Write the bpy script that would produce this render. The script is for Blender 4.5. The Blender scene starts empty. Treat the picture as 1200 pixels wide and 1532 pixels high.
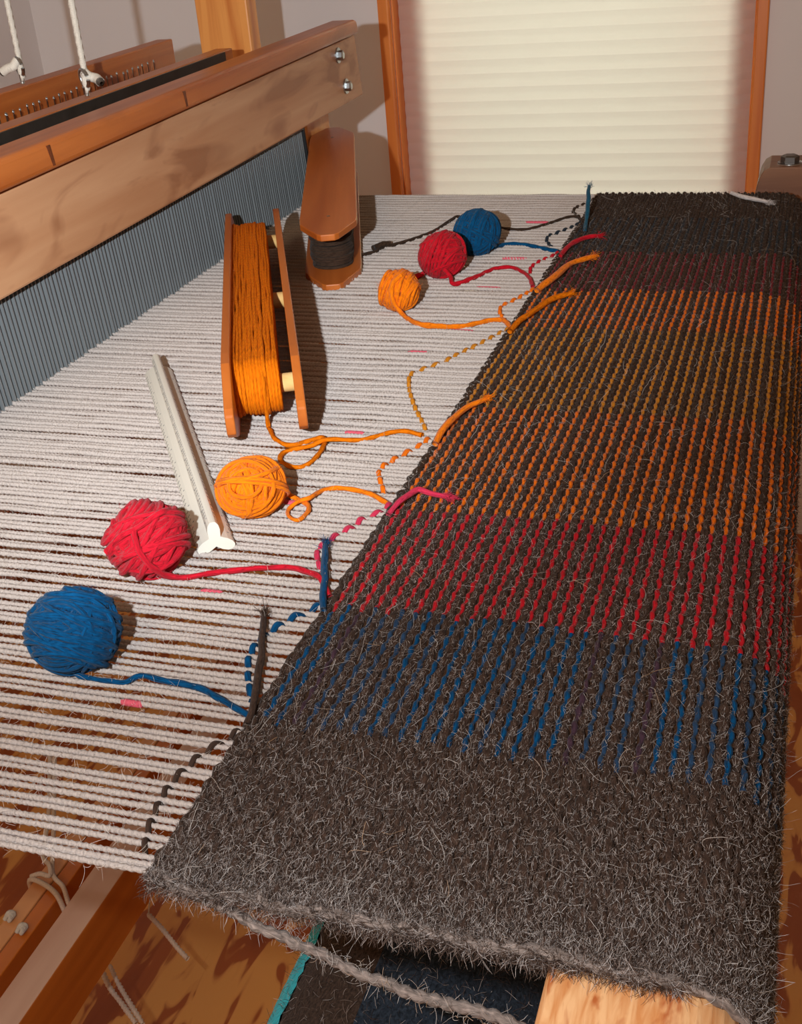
import bpy, math, random
import numpy as np
from mathutils import Vector, Matrix

# ------------------------------------------------------------------ camera, world, lights, exposure
S = bpy.context.scene
COL = S.collection
ZW = 0.80                      # height of the warp above the floor; all coordinates below are given relative to the warp plane

cam_d = bpy.data.cameras.new('camera')
cam = bpy.data.objects.new('camera', cam_d)
COL.objects.link(cam)
S.camera = cam
cam_d.sensor_fit = 'HORIZONTAL'
cam_d.sensor_width = 36.0
cam_d.lens = 53.4
cam_d.clip_start = 0.01
_r = np.array([[0.95115273, 0.29937885, -0.075371], [0.07679525, -0.46590833, -0.88149414], [-0.29901668, 0.83264742, -0.46614086]])
cam.matrix_world = Matrix(((_r[0][0], -_r[1][0], -_r[2][0], 0.0),
                           (_r[0][1], -_r[1][1], -_r[2][1], 0.0),
                           (_r[0][2], -_r[1][2], -_r[2][2], ZW + 0.31),
                           (0, 0, 0, 1)))

W = bpy.data.worlds.new('room_world')
S.world = W
W.use_nodes = True
W.node_tree.nodes['Background'].inputs[0].default_value = (1.0, 0.65, 0.39, 1)
W.node_tree.nodes['Background'].inputs[1].default_value = 0.22

def light(name, kind, loc, target, energy, color, **kw):
    d = bpy.data.lights.new(name, kind)
    d.energy = energy
    d.color = color
    for k, v in kw.items():
        setattr(d, k, v)
    o = bpy.data.objects.new(name, d)
    COL.objects.link(o)
    o.location = Vector(loc) + Vector((0, 0, ZW))
    dirv = Vector(target) - Vector(loc)
    o.rotation_euler = dirv.to_track_quat('-Z', 'Y').to_euler()
    return o

# camera flash, just left of the lens, its head tilted up towards the far end of the room
light('flash', 'SPOT', (-0.13, 0.02, 0.325), (-1.0, 2.0, 0.30), 37.0, (0.88, 0.96, 1.0), spot_size=math.radians(86), spot_blend=1.0, shadow_soft_size=0.006)
# the weak spill the flash head throws outside its main beam
light('flash_spill', 'SPOT', (-0.13, 0.02, 0.325), (-0.45, 1.0, -0.25), 7.0, (0.92, 0.96, 1.0), spot_size=math.radians(160), spot_blend=0.6, shadow_soft_size=0.006)
# warm ceiling lamp of the room, behind and above the loom
light('ceiling_lamp', 'AREA', (-0.25, -1.3, 1.25), (-0.45, 0.8, -0.4), 9.0, (1.0, 0.68, 0.40), shape='DISK', size=0.9)
# daylight outside the window
light('daylight', 'AREA', (-0.37, 2.75, 0.25), (-0.37, 2.0, 0.05), 8.0, (0.95, 1.0, 0.93), shape='RECTANGLE', size=0.5, size_y=1.1)

S.view_settings.view_transform = 'Standard'
S.view_settings.look = 'None'
S.view_settings.gamma = 1.0
S.view_settings.use_curve_mapping = False
S.view_settings.exposure = 0.0

rng = np.random.default_rng(7)
random.seed(7)

# ------------------------------------------------------------------ materials
def srgb(r, g, b):
    f = lambda c: ((c / 255) / 12.92) if c / 255 <= 0.04045 else (((c / 255) + 0.055) / 1.055) ** 2.4
    return (f(r), f(g), f(b), 1.0)

class NT:
    def __init__(self, name):
        self.m = bpy.data.materials.new(name)
        self.m.use_nodes = True
        self.t = self.m.node_tree
        self.n = self.t.nodes
        self.b = self.n['Principled BSDF']
    def add(self, typ, **kw):
        n = self.n.new(typ)
        for k, v in kw.items():
            if k in n.inputs.keys() if hasattr(n.inputs, 'keys') else False:
                n.inputs[k].default_value = v
            else:
                setattr(n, k, v)
        return n
    def link(self, a, b):
        self.t.links.new(a, b)
    def set(self, **kw):
        for k, v in kw.items():
            self.b.inputs[k.replace('_', ' ')].default_value = v
        return self

def ramp(t, stops):
    r = t.add('ShaderNodeValToRGB')
    e = r.color_ramp.elements
    while len(e) < len(stops):
        e.new(0.5)
    for i, (p, c) in enumerate(stops):
        e[i].position = p
        e[i].color = c
    return r

def coords(t, kind='Object', scale=(1, 1, 1), rot=(0, 0, 0)):
    c = t.add('ShaderNodeTexCoord')
    m = t.add('ShaderNodeMapping')
    m.inputs['Scale'].default_value = scale
    m.inputs['Rotation'].default_value = rot
    t.link(c.outputs[kind], m.inputs['Vector'])
    return m.outputs['Vector']

def bump(t, height, strength, dist):
    b = t.add('ShaderNodeBump')
    b.inputs['Strength'].default_value = strength
    b.inputs['Distance'].default_value = dist
    t.link(height, b.inputs['Height'])
    t.link(b.outputs['Normal'], t.b.inputs['Normal'])

def wood(name, light_c, dark_c, along='Y', grain=26.0, rough=0.38, spots=None, spot_amt=0.0, spot_scale=1.0, coat=0.0, contrast=(0.32, 0.72), scale=1.0):
    t = NT(name)
    k = 3.0 * scale
    sc = {'X': (k, grain * 3 * scale, grain * 3 * scale), 'Y': (grain * 3 * scale, k, grain * 3 * scale), 'Z': (grain * 3 * scale, grain * 3 * scale, k)}[along]
    v = coords(t, 'Object', sc)
    n1 = t.add('ShaderNodeTexNoise')
    n1.inputs['Scale'].default_value = 1.0
    n1.inputs['Detail'].default_value = 5
    n1.inputs['Distortion'].default_value = 0.5
    t.link(v, n1.inputs['Vector'])
    r = ramp(t, [(contrast[0], dark_c), (contrast[1], light_c)])
    t.link(n1.outputs['Fac'], r.inputs['Fac'])
    out = r.outputs['Color']
    if spots:
        v2 = coords(t, 'Object', tuple(spot_scale * q for q in {'X': (7, 22, 22), 'Y': (22, 7, 22), 'Z': (22, 22, 7)}[along]))
        n2 = t.add('ShaderNodeTexNoise')
        n2.inputs['Scale'].default_value = 1.0
        n2.inputs['Detail'].default_value = 3
        n2.inputs['Distortion'].default_value = 1.4
        t.link(v2, n2.inputs['Vector'])
        r2 = ramp(t, [(0.52, (0, 0, 0, 1)), (0.66, (spot_amt, spot_amt, spot_amt, 1))])
        t.link(n2.outputs['Fac'], r2.inputs['Fac'])
        mx = t.add('ShaderNodeMixRGB')
        mx.inputs['Color2'].default_value = spots
        t.link(r2.outputs['Color'], mx.inputs['Fac'])
        t.link(out, mx.inputs['Color1'])
        out = mx.outputs['Color']
    t.link(out, t.b.inputs['Base Color'])
    t.set(Roughness=rough)
    t.b.inputs['Coat Weight'].default_value = coat
    t.b.inputs['Coat Roughness'].default_value = 0.25
    bump(t, n1.outputs['Fac'], 0.12, 0.002)
    return t.m

def plain(name, c, rough=0.6, metal=0.0, noise=0.0, nscale=40.0, bumpy=0.0):
    t = NT(name)
    t.set(Base_Color=c, Roughness=rough, Metallic=metal)
    if noise or bumpy:
        v = coords(t)
        n = t.add('ShaderNodeTexNoise')
        n.inputs['Scale'].default_value = nscale
        n.inputs['Detail'].default_value = 4
        t.link(v, n.inputs['Vector'])
        if noise:
            r = ramp(t, [(0.3, tuple(x * (1 - noise) for x in c[:3]) + (1,)), (0.7, tuple(min(1, x * (1 + noise)) for x in c[:3]) + (1,))])
            t.link(n.outputs['Fac'], r.inputs['Fac'])
            t.link(r.outputs['Color'], t.b.inputs['Base Color'])
        if bumpy:
            bump(t, n.outputs['Fac'], bumpy, 0.002)
    return t.m

def yarn(name, c, dark=0.55, bright=1.25, streak=(8.0, 5.0), sheen=0.08, tint=None, rough=0.75):
    """Spun wool: fine streaks that run along the strand (the tubes carry a UV along and around)."""
    t = NT(name)
    v = coords(t, 'UV', (streak[0], streak[1], 1))
    n = t.add('ShaderNodeTexNoise')
    n.inputs['Scale'].default_value = 1.0
    n.inputs['Detail'].default_value = 4
    n.inputs['Distortion'].default_value = 0.6
    t.link(v, n.inputs['Vector'])
    hi = tint if tint else tuple(min(1, x * bright) for x in c[:3]) + (1,)
    r = ramp(t, [(0.28, tuple(x * dark for x in c[:3]) + (1,)), (0.5, c), (0.74, hi)])
    t.link(n.outputs['Fac'], r.inputs['Fac'])
    t.link(r.outputs['Color'], t.b.inputs['Base Color'])
    t.set(Roughness=max(rough, 0.85))
    t.b.inputs['Sheen Weight'].default_value = sheen
    t.b.inputs['Sheen Roughness'].default_value = 0.4
    t.b.inputs['Specular IOR Level'].default_value = 0.12
    bump(t, n.outputs['Fac'], 0.6, 0.0012)
    return t.m

def hairmat(name, stops, rough=0.6):
    t = NT(name)
    h = t.add('ShaderNodeHairInfo')
    r = ramp(t, stops)
    t.link(h.outputs['Random'], r.inputs['Fac'])
    t.link(r.outputs['Color'], t.b.inputs['Base Color'])
    t.set(Roughness=rough)
    t.b.inputs['Specular IOR Level'].default_value = 0.3
    return t.m

M = {}
M['rail'] = wood('varnished_rail_wood', srgb(196, 112, 52), srgb(160, 80, 30), 'Y', 20, 0.35, srgb(110, 50, 20), 0.25)
M['board'] = wood('bare_beater_wood', srgb(208, 158, 118), srgb(186, 130, 90), 'Y', 16, 0.5, srgb(140, 84, 52), 0.6)
M['shaft'] = wood('shaft_wood', srgb(200, 116, 48), srgb(160, 82, 30), 'Y', 22, 0.35)
M['rearshaft'] = wood('rear_shaft_wood', srgb(192, 110, 50), srgb(156, 80, 32), 'Y', 22, 0.4)
M['post'] = wood('post_wood', srgb(226, 152, 78), srgb(196, 112, 48), 'Z', 14, 0.45, contrast=(0.38, 0.55))
M['sword'] = wood('sword_wood', srgb(232, 166, 92), srgb(206, 132, 64), 'Z', 14, 0.45)
M['shuttle'] = wood('shuttle_wood', srgb(198, 110, 44), srgb(166, 82, 28), 'X', 16, 0.36)
M['plyedge'] = plain('pale_ply_edge', srgb(226, 190, 140), 0.6, noise=0.15, nscale=300)
M['dowel'] = wood('dowel_wood', srgb(240, 205, 140), srgb(220, 170, 100), 'X', 20, 0.5)
M['beam'] = wood('breast_beam_wood', srgb(236, 184, 132), srgb(212, 142, 86), 'Y', 6, 0.42, srgb(176, 84, 34), 0.8, contrast=(0.36, 0.62), scale=18, spot_scale=5)
M['lower'] = wood('lower_beam_wood', srgb(214, 122, 46), srgb(184, 96, 30), 'Y', 12, 0.3)
M['beam_sheen'] = wood('lit_beam_top', srgb(226, 188, 164), srgb(206, 160, 136), 'Y', 12, 0.45)  # cross beam's top face: flash-lit sheen put into a paler, greyer colour
M['knot'] = plain('dark_wood_knot', srgb(104, 50, 22), 0.5, noise=0.3, nscale=300)
M['slat_a'] = wood('slat_wood', srgb(236, 170, 112), srgb(214, 144, 88), 'Y', 12, 0.35)
M['block'] = wood('corner_post_wood', srgb(140, 96, 66), srgb(104, 66, 44), 'X', 14, 0.5)
M['casing'] = wood('casing_wood', srgb(238, 144, 62), srgb(212, 112, 40), 'Z', 16, 0.45)
M['steel'] = plain('dull_steel', srgb(176, 180, 182), 0.32, 1.0, bumpy=0.1, nscale=200)
M['boltsteel'] = plain('dark_bolt_steel', srgb(110, 104, 100), 0.45, 0.9)
M['dent'] = plain('reed_steel', srgb(138, 142, 144), 0.36, 0.4)
M['reedback'] = plain('reed_binding', srgb(24, 28, 32), 0.6, 0.2)
M['band'] = plain('reed_top_band', srgb(104, 108, 114), 0.55, 0.2)
M['slate'] = plain('dark_slate_strip', srgb(52, 50, 46), 0.35, 0.3, noise=0.25, nscale=60)
M['ivory'] = plain('ivory_plastic', srgb(226, 222, 210), 0.4)
M['tick'] = plain('grey_print', srgb(70, 72, 80), 0.6)
M['cord'] = yarn('cotton_cord', srgb(222, 212, 198), 0.7, 1.1, (60, 3))
M['melted'] = plain('scorched_cord_tip', srgb(70, 62, 56), 0.4)
M['twine'] = yarn('brown_twine', srgb(228, 210, 194), 0.75, 1.1, (30, 3))
M['warp'] = yarn('linen_warp', srgb(188, 177, 171), 0.72, 1.12, (30, 3), sheen=0.05)
M['pink'] = yarn('pink_dyed_warp', srgb(214, 92, 110), 0.8, 1.15, (30, 3), sheen=0.05)
M['brown'] = yarn('dark_brown_wool', srgb(66, 50, 42), 0.5, 1.5, (7, 5), sheen=0.05)
M['brown2'] = yarn('dark_brown_wool_far', srgb(62, 42, 29), 0.5, 1.4, (7, 5), sheen=0.05)
M['blackbrown'] = yarn('black_brown_wool', srgb(60, 44, 34), 0.5, 1.5, (7, 5), sheen=0.05)
M['blue'] = yarn('petrol_blue_wool', srgb(0, 68, 112), 0.4, 1.45, (6, 6))
M['bluefar'] = yarn('deep_blue_wool', srgb(0, 70, 112), 0.5, 1.35, (6, 6))
M['bluemix'] = yarn('muted_blue_wool', srgb(36, 62, 92), 0.5, 1.4, (7, 5))
M['navy'] = yarn('navy_wool', srgb(34, 42, 52), 0.5, 1.3, (7, 5))
M['purple'] = yarn('purple_brown_wool', srgb(66, 46, 58), 0.5, 1.4, (7, 5))
M['red'] = yarn('scarlet_wool', srgb(196, 24, 44), 0.5, 1.2, (6, 6))
M['redfar'] = yarn('crimson_wool', srgb(188, 16, 34), 0.55, 1.25, (6, 6))
M['redstripe'] = yarn('red_stripe_wool', srgb(188, 24, 36), 0.5, 1.2, (7, 5))
M['maroon'] = yarn('maroon_wool', srgb(116, 28, 34), 0.5, 1.3, (7, 5))
M['rose'] = yarn('rose_wool', srgb(204, 50, 82), 0.6, 1.2, (6, 6))
M['orange'] = yarn('bright_orange_wool', srgb(240, 124, 8), 0.6, 1.15, (6, 6))
M['amber'] = yarn('amber_wool', srgb(218, 112, 2), 0.55, 1.2, (6, 6), sheen=0.0)
M['orangestripe'] = yarn('orange_stripe_wool', srgb(228, 108, 8), 0.55, 1.2, (7, 5))
M['gold'] = yarn('gold_stripe_wool', srgb(192, 120, 26), 0.5, 1.25, (7, 5))
M['teal'] = yarn('teal_wool', srgb(20, 84, 112), 0.5, 1.3, (6, 6))
M['greywool'] = yarn('grey_handspun_wool', srgb(122, 110, 104), 0.45, 1.8, (7, 5))
M['turq'] = yarn('turquoise_wool', srgb(30, 205, 225), 0.55, 1.2, (200, 60), tint=srgb(70, 215, 230))
M['white'] = yarn('white_wool', srgb(214, 206, 204), 0.7, 1.1, (7, 5))

# ------------------------------------------------------------------ builders
LOC = {}
def finish(name, verts, faces, mat, parent=None, smooth=True, uv=None, matidx=None, extra=(), origin=None):
    verts = np.asarray(verts, dtype=np.float64)
    if parent is not None:
        off = LOC[parent.name] if origin is None else np.asarray(origin)
    elif origin is not None:
        off = np.asarray(origin)
    else:
        lo, hi = verts.min(0), verts.max(0)
        off = np.array([(lo[0] + hi[0]) / 2, (lo[1] + hi[1]) / 2, lo[2]])
    me = bpy.data.meshes.new(name)
    me.from_pydata((verts - off).tolist(), [], faces if isinstance(faces, list) else faces.tolist())
    if smooth:
        me.polygons.foreach_set('use_smooth', [True] * len(me.polygons))
    mats = [mat] + list(extra)
    for m in mats:
        me.materials.append(m)
    if matidx is not None:
        me.polygons.foreach_set('material_index', np.asarray(matidx, dtype=np.int32))
    if uv is not None:
        l = me.uv_layers.new(name='UVMap')
        vi = np.empty(len(me.loops), dtype=np.int32)
        me.loops.foreach_get('vertex_index', vi)
        l.data.foreach_set('uv', np.asarray(uv, dtype=np.float32)[vi].ravel())
    me.update()
    o = bpy.data.objects.new(name, me)
    COL.objects.link(o)
    if parent is not None:
        o.parent = parent
        o.location = off - LOC[parent.name]
        LOC[o.name] = off
    else:
        o.location = off + np.array([0, 0, ZW])
        LOC[o.name] = off
    return o

def tag(o, label=None, cat=None, group=None, kind=None):
    if label: o['label'] = label
    if cat: o['category'] = cat
    if group: o['group'] = group
    if kind: o['kind'] = kind
    return o

def thing(name, loc, label, cat, group=None):
    o = bpy.data.objects.new(name, None)
    o.empty_display_size = 0.05
    COL.objects.link(o)
    LOC[o.name] = np.asarray(loc, dtype=float)
    o.location = Vector(loc) + Vector((0, 0, ZW))
    return tag(o, label, cat, group)

def copy_child(src, parent, loc, name=None):
    c = src.copy()
    COL.objects.link(c)
    c.parent = parent
    c.location = loc
    return c

def box8(c):
    """eight corners (x0 y0 z0 ... order: bottom ring then top ring)"""
    return np.array(c, float), [[0, 3, 2, 1], [4, 5, 6, 7], [0, 1, 5, 4], [1, 2, 6, 5], [2, 3, 7, 6], [3, 0, 4, 7]]

def box(x0, x1, y0, y1, z0, z1):
    return box8([(x0, y0, z0), (x1, y0, z0), (x1, y1, z0), (x0, y1, z0), (x0, y0, z1), (x1, y0, z1), (x1, y1, z1), (x0, y1, z1)])

def bevelled(o, w=0.0015, seg=2):
    m = o.modifiers.new('soft_edges', 'BEVEL')
    m.width = w
    m.segments = seg
    m.limit_method = 'ANGLE'
    m.angle_limit = math.radians(40)
    return o

def spline(pts, n):
    """Catmull-Rom through the points, n samples evenly spread along it"""
    p = np.asarray(pts, float)
    p = np.vstack([2 * p[0] - p[1], p, 2 * p[-1] - p[-2]])
    out = []
    per = 14
    for i in range(1, len(p) - 2):
        t = np.linspace(0, 1, per, endpoint=False)[:, None]
        a, b, c, d = p[i - 1], p[i], p[i + 1], p[i + 2]
        out.append(0.5 * (2 * b + (c - a) * t + (2 * a - 5 * b + 4 * c - d) * t ** 2 + (3 * b - a - 3 * c + d) * t ** 3))
    out.append(p[-2][None])
    q = np.vstack(out)
    s = np.r_[0, np.cumsum(np.linalg.norm(np.diff(q, axis=0), axis=1))]
    u = np.linspace(0, s[-1], n)
    return np.stack([np.interp(u, s, q[:, k]) for k in range(3)], 1)

def frames(p, closed=False):
    t = np.gradient(p, axis=0)
    if closed:
        t = np.roll(p, -1, 0) - np.roll(p, 1, 0)
    t /= np.linalg.norm(t, axis=1)[:, None] + 1e-12
    up = np.array([0, 0, 1.0])
    if abs(t[0] @ up) > 0.9:
        up = np.array([1.0, 0, 0])
    n = np.empty_like(p)
    v = up - t[0] * (up @ t[0])
    n[0] = v / np.linalg.norm(v)
    for i in range(1, len(p)):
        v = n[i - 1] - t[i] * (n[i - 1] @ t[i])
        n[i] = v / (np.linalg.norm(v) + 1e-12)
    return t, n, np.cross(t, n)

def tube(p, r, sides=7, closed=False, lobes=0, lobe_amt=0.22, twist=900.0, flat=1.0, cap=True):
    """tube along p; with lobes the section is a plied yarn that twists along its length. returns verts, faces, uv"""
    p = np.asarray(p, float)
    n = len(p)
    r = np.broadcast_to(np.asarray(r, float), (n,))
    t, a, b = frames(p, closed)
    s = np.r_[0, np.cumsum(np.linalg.norm(np.diff(p, axis=0), axis=1))]
    th = np.linspace(0, 2 * np.pi, sides, endpoint=False)
    rr = np.repeat(r[:, None], sides, 1)
    ang = np.repeat(th[None], n, 0)
    if lobes:
        ph = s[:, None] * twist
        rr = rr * (1 + lobe_amt * np.cos(lobes * (ang - ph)))
    v = p[:, None] + rr[..., None] * (np.cos(ang)[..., None] * a[:, None] * flat + np.sin(ang)[..., None] * b[:, None])
    v = v.reshape(-1, 3)
    i = np.arange(n if closed else n - 1)
    j = np.arange(sides)
    I, J = np.meshgrid(i, j, indexing='ij')
    I2 = (I + 1) % n
    J2 = (J + 1) % sides
    f = np.stack([I * sides + J, I2 * sides + J, I2 * sides + J2, I * sides + J2], -1).reshape(-1, 4).tolist()
    if cap and not closed:
        f.append(list(range(sides - 1, -1, -1)))
        f.append(list(range((n - 1) * sides, n * sides)))
    uv = np.stack([np.repeat(s[:, None] * 40, sides, 1), np.repeat(th[None] / (2 * np.pi) * 2, n, 0)], -1).reshape(-1, 2)
    return v, f, uv

class Acc:
    """gathers pieces of one part"""
    def __init__(self):
        self.v, self.f, self.uv, self.k, self.mi = [], [], [], 0, []
    def add(self, v, f, uv=None, mi=0):
        self.v.append(np.asarray(v, float))
        self.f += [[i + self.k for i in q] for q in f]
        self.uv.append(np.zeros((len(v), 2)) if uv is None else uv)
        self.mi += [mi] * len(f)
        self.k += len(v)
        return self
    def build(self, name, mat, parent=None, smooth=True, extra=(), origin=None):
        return finish(name, np.vstack(self.v), self.f, mat, parent, smooth, np.vstack(self.uv), self.mi, extra, origin)

def yarn_obj(name, pts, r, mat, parent=None, n=None, lobes=0, sides=8, taper=False, wob=0.0, flat=1.0, twist=900.0, amt=0.22):
    p0 = np.asarray(pts, float)
    L = np.linalg.norm(np.diff(p0, axis=0), axis=1).sum()
    n = n or max(12, int(L / (0.0009 if lobes else 0.0016)))
    p = spline(p0, n)
    if wob:
        w = rng.normal(0, 1, (max(4, n // 6), 3))
        x = np.linspace(0, len(w) - 1, n)
        for k in range(3):
            p[:, k] += wob * np.interp(x, np.arange(len(w)), w[:, k]) * (0.4 if k == 2 else 1)
    rad = np.full(n, r) * (1 + 0.10 * np.interp(np.linspace(0, 1, n), np.linspace(0, 1, 9), rng.normal(0, 1, 9)))
    if taper:
        rad *= np.interp(np.linspace(0, 1, n), [0, 0.6, 0.9, 1], [1, 1.05, 0.95, 0.55])
    v, f, uv = tube(p, rad, sides, lobes=lobes, flat=flat, twist=twist, lobe_amt=amt)
    return finish(name, v, f, mat, parent, True, uv)

def hairs(name, roots, dirs, lens, rad, mat, parent, curl=0.5, pts=6):
    """hair curves: roots Nx3, dirs Nx3 unit, each bends at random"""
    N = len(roots)
    step = (lens / (pts - 1))[:, None]
    P = np.empty((N, pts, 3))
    P[:, 0] = roots
    d = dirs.copy()
    bend = rng.normal(0, 1, (N, 3)) * curl
    for k in range(1, pts):
        d = d + bend * 0.55 + rng.normal(0, 0.22, (N, 3)) * curl
        d /= np.linalg.norm(d, axis=1)[:, None]
        P[:, k] = P[:, k - 1] + d * step
    off = LOC[parent.name]
    hc = bpy.data.hair_curves.new(name)
    hc.add_curves([pts] * N)
    hc.attributes['position'].data.foreach_set('vector', (P - off).astype(np.float32).ravel())
    at = hc.attributes.get('radius') or hc.attributes.new('radius', 'FLOAT', 'POINT')
    rr = np.repeat(np.asarray(rad, np.float32).reshape(-1, 1) * np.ones((N, 1), np.float32), pts, 1)
    rr[:, -1] *= 0.4
    at.data.foreach_set('value', rr.ravel().astype(np.float32))
    hc.materials.append(mat)
    o = bpy.data.objects.new(name, hc)
    COL.objects.link(o)
    o.parent = parent
    LOC[o.name] = off
    o['kind'] = 'stuff'
    return o

def unit(v):
    v = np.asarray(v, float)
    return v / np.linalg.norm(v)

def cyl(a, b, r, sides=16):
    a = np.asarray(a, float); b = np.asarray(b, float)
    return tube(np.stack([a, b]), r, sides)

def ring(c, axis, R, r, seg=20, sides=8, gap=0.0):
    ax = unit(axis)
    u = unit(np.cross(ax, [0.3, 0.2, 0.9]))
    w = np.cross(ax, u)
    th = np.linspace(0, 2 * np.pi - gap, seg, endpoint=bool(gap))
    p = np.asarray(c) + R * (np.cos(th)[:, None] * u + np.sin(th)[:, None] * w)
    return tube(p, r, sides, closed=not gap)

# ------------------------------------------------------------------ room
YW = 2.0
# plywood floor: large figured sheets
t = NT('figured_plywood')
v = coords(t, 'Object', (34, 9, 1))
n = t.add('ShaderNodeTexNoise'); n.inputs['Scale'].default_value = 1.0; n.inputs['Detail'].default_value = 2.5; n.inputs['Distortion'].default_value = 0.9
t.link(v, n.inputs['Vector'])
r = ramp(t, [(0.46, srgb(226, 160, 84)), (0.50, srgb(216, 148, 76)), (0.53, srgb(166, 84, 30)), (0.8, srgb(150, 72, 24))])
t.link(n.outputs['Fac'], r.inputs['Fac'])
t.link(r.outputs['Color'], t.b.inputs['Base Color'])
t.set(Roughness=0.45)
fl = finish('floor', *box(-1.34, 2.4, -1.6, 2.0, -0.86, -0.80), M['lower'], smooth=False)
tag(fl, kind='structure')
for i, (xa, xb) in enumerate([(-1.34, 0.22), (0.222, 1.44), (1.442, 2.4)]):
    for (ya, yb) in [(-1.6, -0.442), (-0.44, 2.0)]:
        bevelled(finish('plywood_sheet', *box(xa, xb, ya, yb, -0.80, -0.788), t.m, fl, smooth=False), 0.001, 1)

wallm = plain('painted_plaster', srgb(228, 223, 223), 0.85, noise=0.03, nscale=3, bumpy=0.06)
wa = Acc()
wx0, wx1, wz0, wz1 = -0.662, -0.082, -0.42, 0.75     # window opening
for bx in [(-1.40, wx0, YW, YW + 0.12, -0.8, 1.6), (wx1, 2.4, YW, YW + 0.12, -0.8, 1.6), (wx0, wx1, YW, YW + 0.12, -0.8, wz0), (wx0, wx1, YW, YW + 0.12, wz1, 1.6)]:
    wa.add(*box(*bx))
tag(wa.build('wall_back', wallm, smooth=False), kind='structure')
tag(finish('wall_left', *box(-1.40, -1.34, -1.6, YW, -0.8, 1.6), wallm, smooth=False), kind='structure')

win = thing('window_1', ((wx0 + wx1) / 2, YW, wz0), None, None)
win['kind'] = 'structure'
for nm, bx in [('casing', (-0.6795, wx0 + 0.0005, YW - 0.016, YW, wz0 - 0.03, wz1 + 0.03)), ('casing', (wx1 - 0.001, -0.0655, YW - 0.016, YW, wz0 - 0.03, wz1 + 0.03)),
               ('head_casing', (-0.6795, -0.0655, YW - 0.016, YW, wz1 + 0.03, wz1 + 0.05)), ('sill', (-0.70, -0.05, YW - 0.04, YW, wz0 - 0.05, wz0 - 0.03)),
               ('jamb', (wx0, wx0 + 0.004, YW, YW + 0.12, wz0, wz1)), ('jamb', (wx1 - 0.004, wx1, YW, YW + 0.12, wz0, wz1))]:
    bevelled(finish(nm, *box(*bx), M['casing'], win, smooth=False), 0.002, 2)
for nm, bx in [('unseen_sash_stile', (wx0 + 0.004, wx0 + 0.052, YW + 0.062, YW + 0.10, wz0, wz1)), ('unseen_sash_stile', (wx1 - 0.046, wx1 - 0.004, YW + 0.062, YW + 0.10, wz0, wz1)),  # unseen sash, added to block daylight along the blind's edges
               ('unseen_sash_rail', (wx0 + 0.052, wx1 - 0.046, YW + 0.062, YW + 0.10, wz0, wz0 + 0.05)), ('unseen_sash_rail', (wx0 + 0.052, wx1 - 0.046, YW + 0.062, YW + 0.10, wz1 - 0.05, wz1))]:
    bevelled(finish(nm, *box(*bx), M['casing'], win, smooth=False), 0.003, 2)
gl = NT('window_glass'); gl.set(Base_Color=(1, 1, 1, 1), Roughness=0.0); gl.b.inputs['Transmission Weight'].default_value = 1.0
gl.b.inputs['IOR'].default_value = 1.05
finish('pane', *box(wx0 + 0.052, wx1 - 0.046, YW + 0.080, YW + 0.083, wz0 + 0.05, wz1 - 0.05), gl.m, win, smooth=False)

# pleated blind: one cell per pleat, lit from behind by the daylight
t = NT('blind_fabric')
tr = t.add('ShaderNodeBsdfTranslucent'); tr.inputs['Color'].default_value = srgb(252, 246, 226)
df = t.add('ShaderNodeBsdfDiffuse'); df.inputs['Color'].default_value = srgb(214, 206, 208)
mx = t.add('ShaderNodeMixShader'); mx.inputs['Fac'].default_value = 0.55
t.link(df.outputs[0], mx.inputs[1]); t.link(tr.outputs[0], mx.inputs[2])
t.link(mx.outputs[0], t.n['Material Output'].inputs['Surface'])
bl = thing('pleated_blind', (-0.372, YW + 0.03, wz0 + 0.02), 'cream pleated blind lowered in the wood-cased window', 'blind')
pitch = 0.0221
x0, x1 = -0.6578, -0.0862
prof = [(0, -0.0016), (0.12, -0.0011), (0.3, 0.0003), (0.5, 0.0009), (0.7, 0.0003), (0.88, -0.0011), (1.0, -0.0016)]
vs, fs = [], []
for (q, d) in prof:
    for x in (x0, x1):
        vs.append((x, YW + 0.028 - d, wz0 + 0.02 + q * pitch))
fs = [[2 * i, 2 * i + 1, 2 * i + 3, 2 * i + 2] for i in range(len(prof) - 1)]
pl0 = finish('pleat', vs, fs, t.m, bl, smooth=True)
npl = int((wz1 - wz0 - 0.02) / pitch)
for k in range(1, npl):
    copy_child(pl0, bl, (0, 0, k * pitch))
bevelled(finish('bottom_rail', *box(x0, x1, YW + 0.015, YW + 0.035, wz0 + 0.002, wz0 + 0.02), M['ivory'], bl, smooth=False), 0.002)

# ------------------------------------------------------------------ loom frame
frame = thing('floor_loom', (-0.35, 0.8, -0.8), 'orange-brown wooden floor loom frame carrying the warp and cloth', 'loom')
bevelled(finish('upright_post', *box(-0.7204, -0.6514, 1.42, 1.449, -0.79, 1.0), M['post'], frame, smooth=False), 0.002)
# breast beam, rounded towards the weaver
def extr_y(profile, y0, y1):
    n = len(profile)
    v = [(x, y0, z) for x, z in profile] + [(x, y1, z) for x, z in profile]
    f = [[i, (i + 1) % n, n + (i + 1) % n, n + i] for i in range(n)] + [list(range(n - 1, -1, -1)), list(range(n, 2 * n))]
    return v, f
arc = [(-0.02 + 0.0265 * math.cos(a), -0.03 + 0.0265 * math.sin(a)) for a in np.linspace(0, math.pi / 2, 10)]
bevelled(finish('breast_beam', *extr_y([(-0.059, -0.09), (0.0065, -0.09)] + arc + [(-0.057, -0.0035), (-0.059, -0.0055)], 0.13, 1.284), M['beam'], frame, smooth=False), 0.001)
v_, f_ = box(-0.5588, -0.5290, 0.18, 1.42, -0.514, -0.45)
bevelled(finish('cross_beam', v_, f_, M['lower'], frame, False, None, [0, 1, 0, 0, 0, 0], [M['beam_sheen']]), 0.0015)
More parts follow.
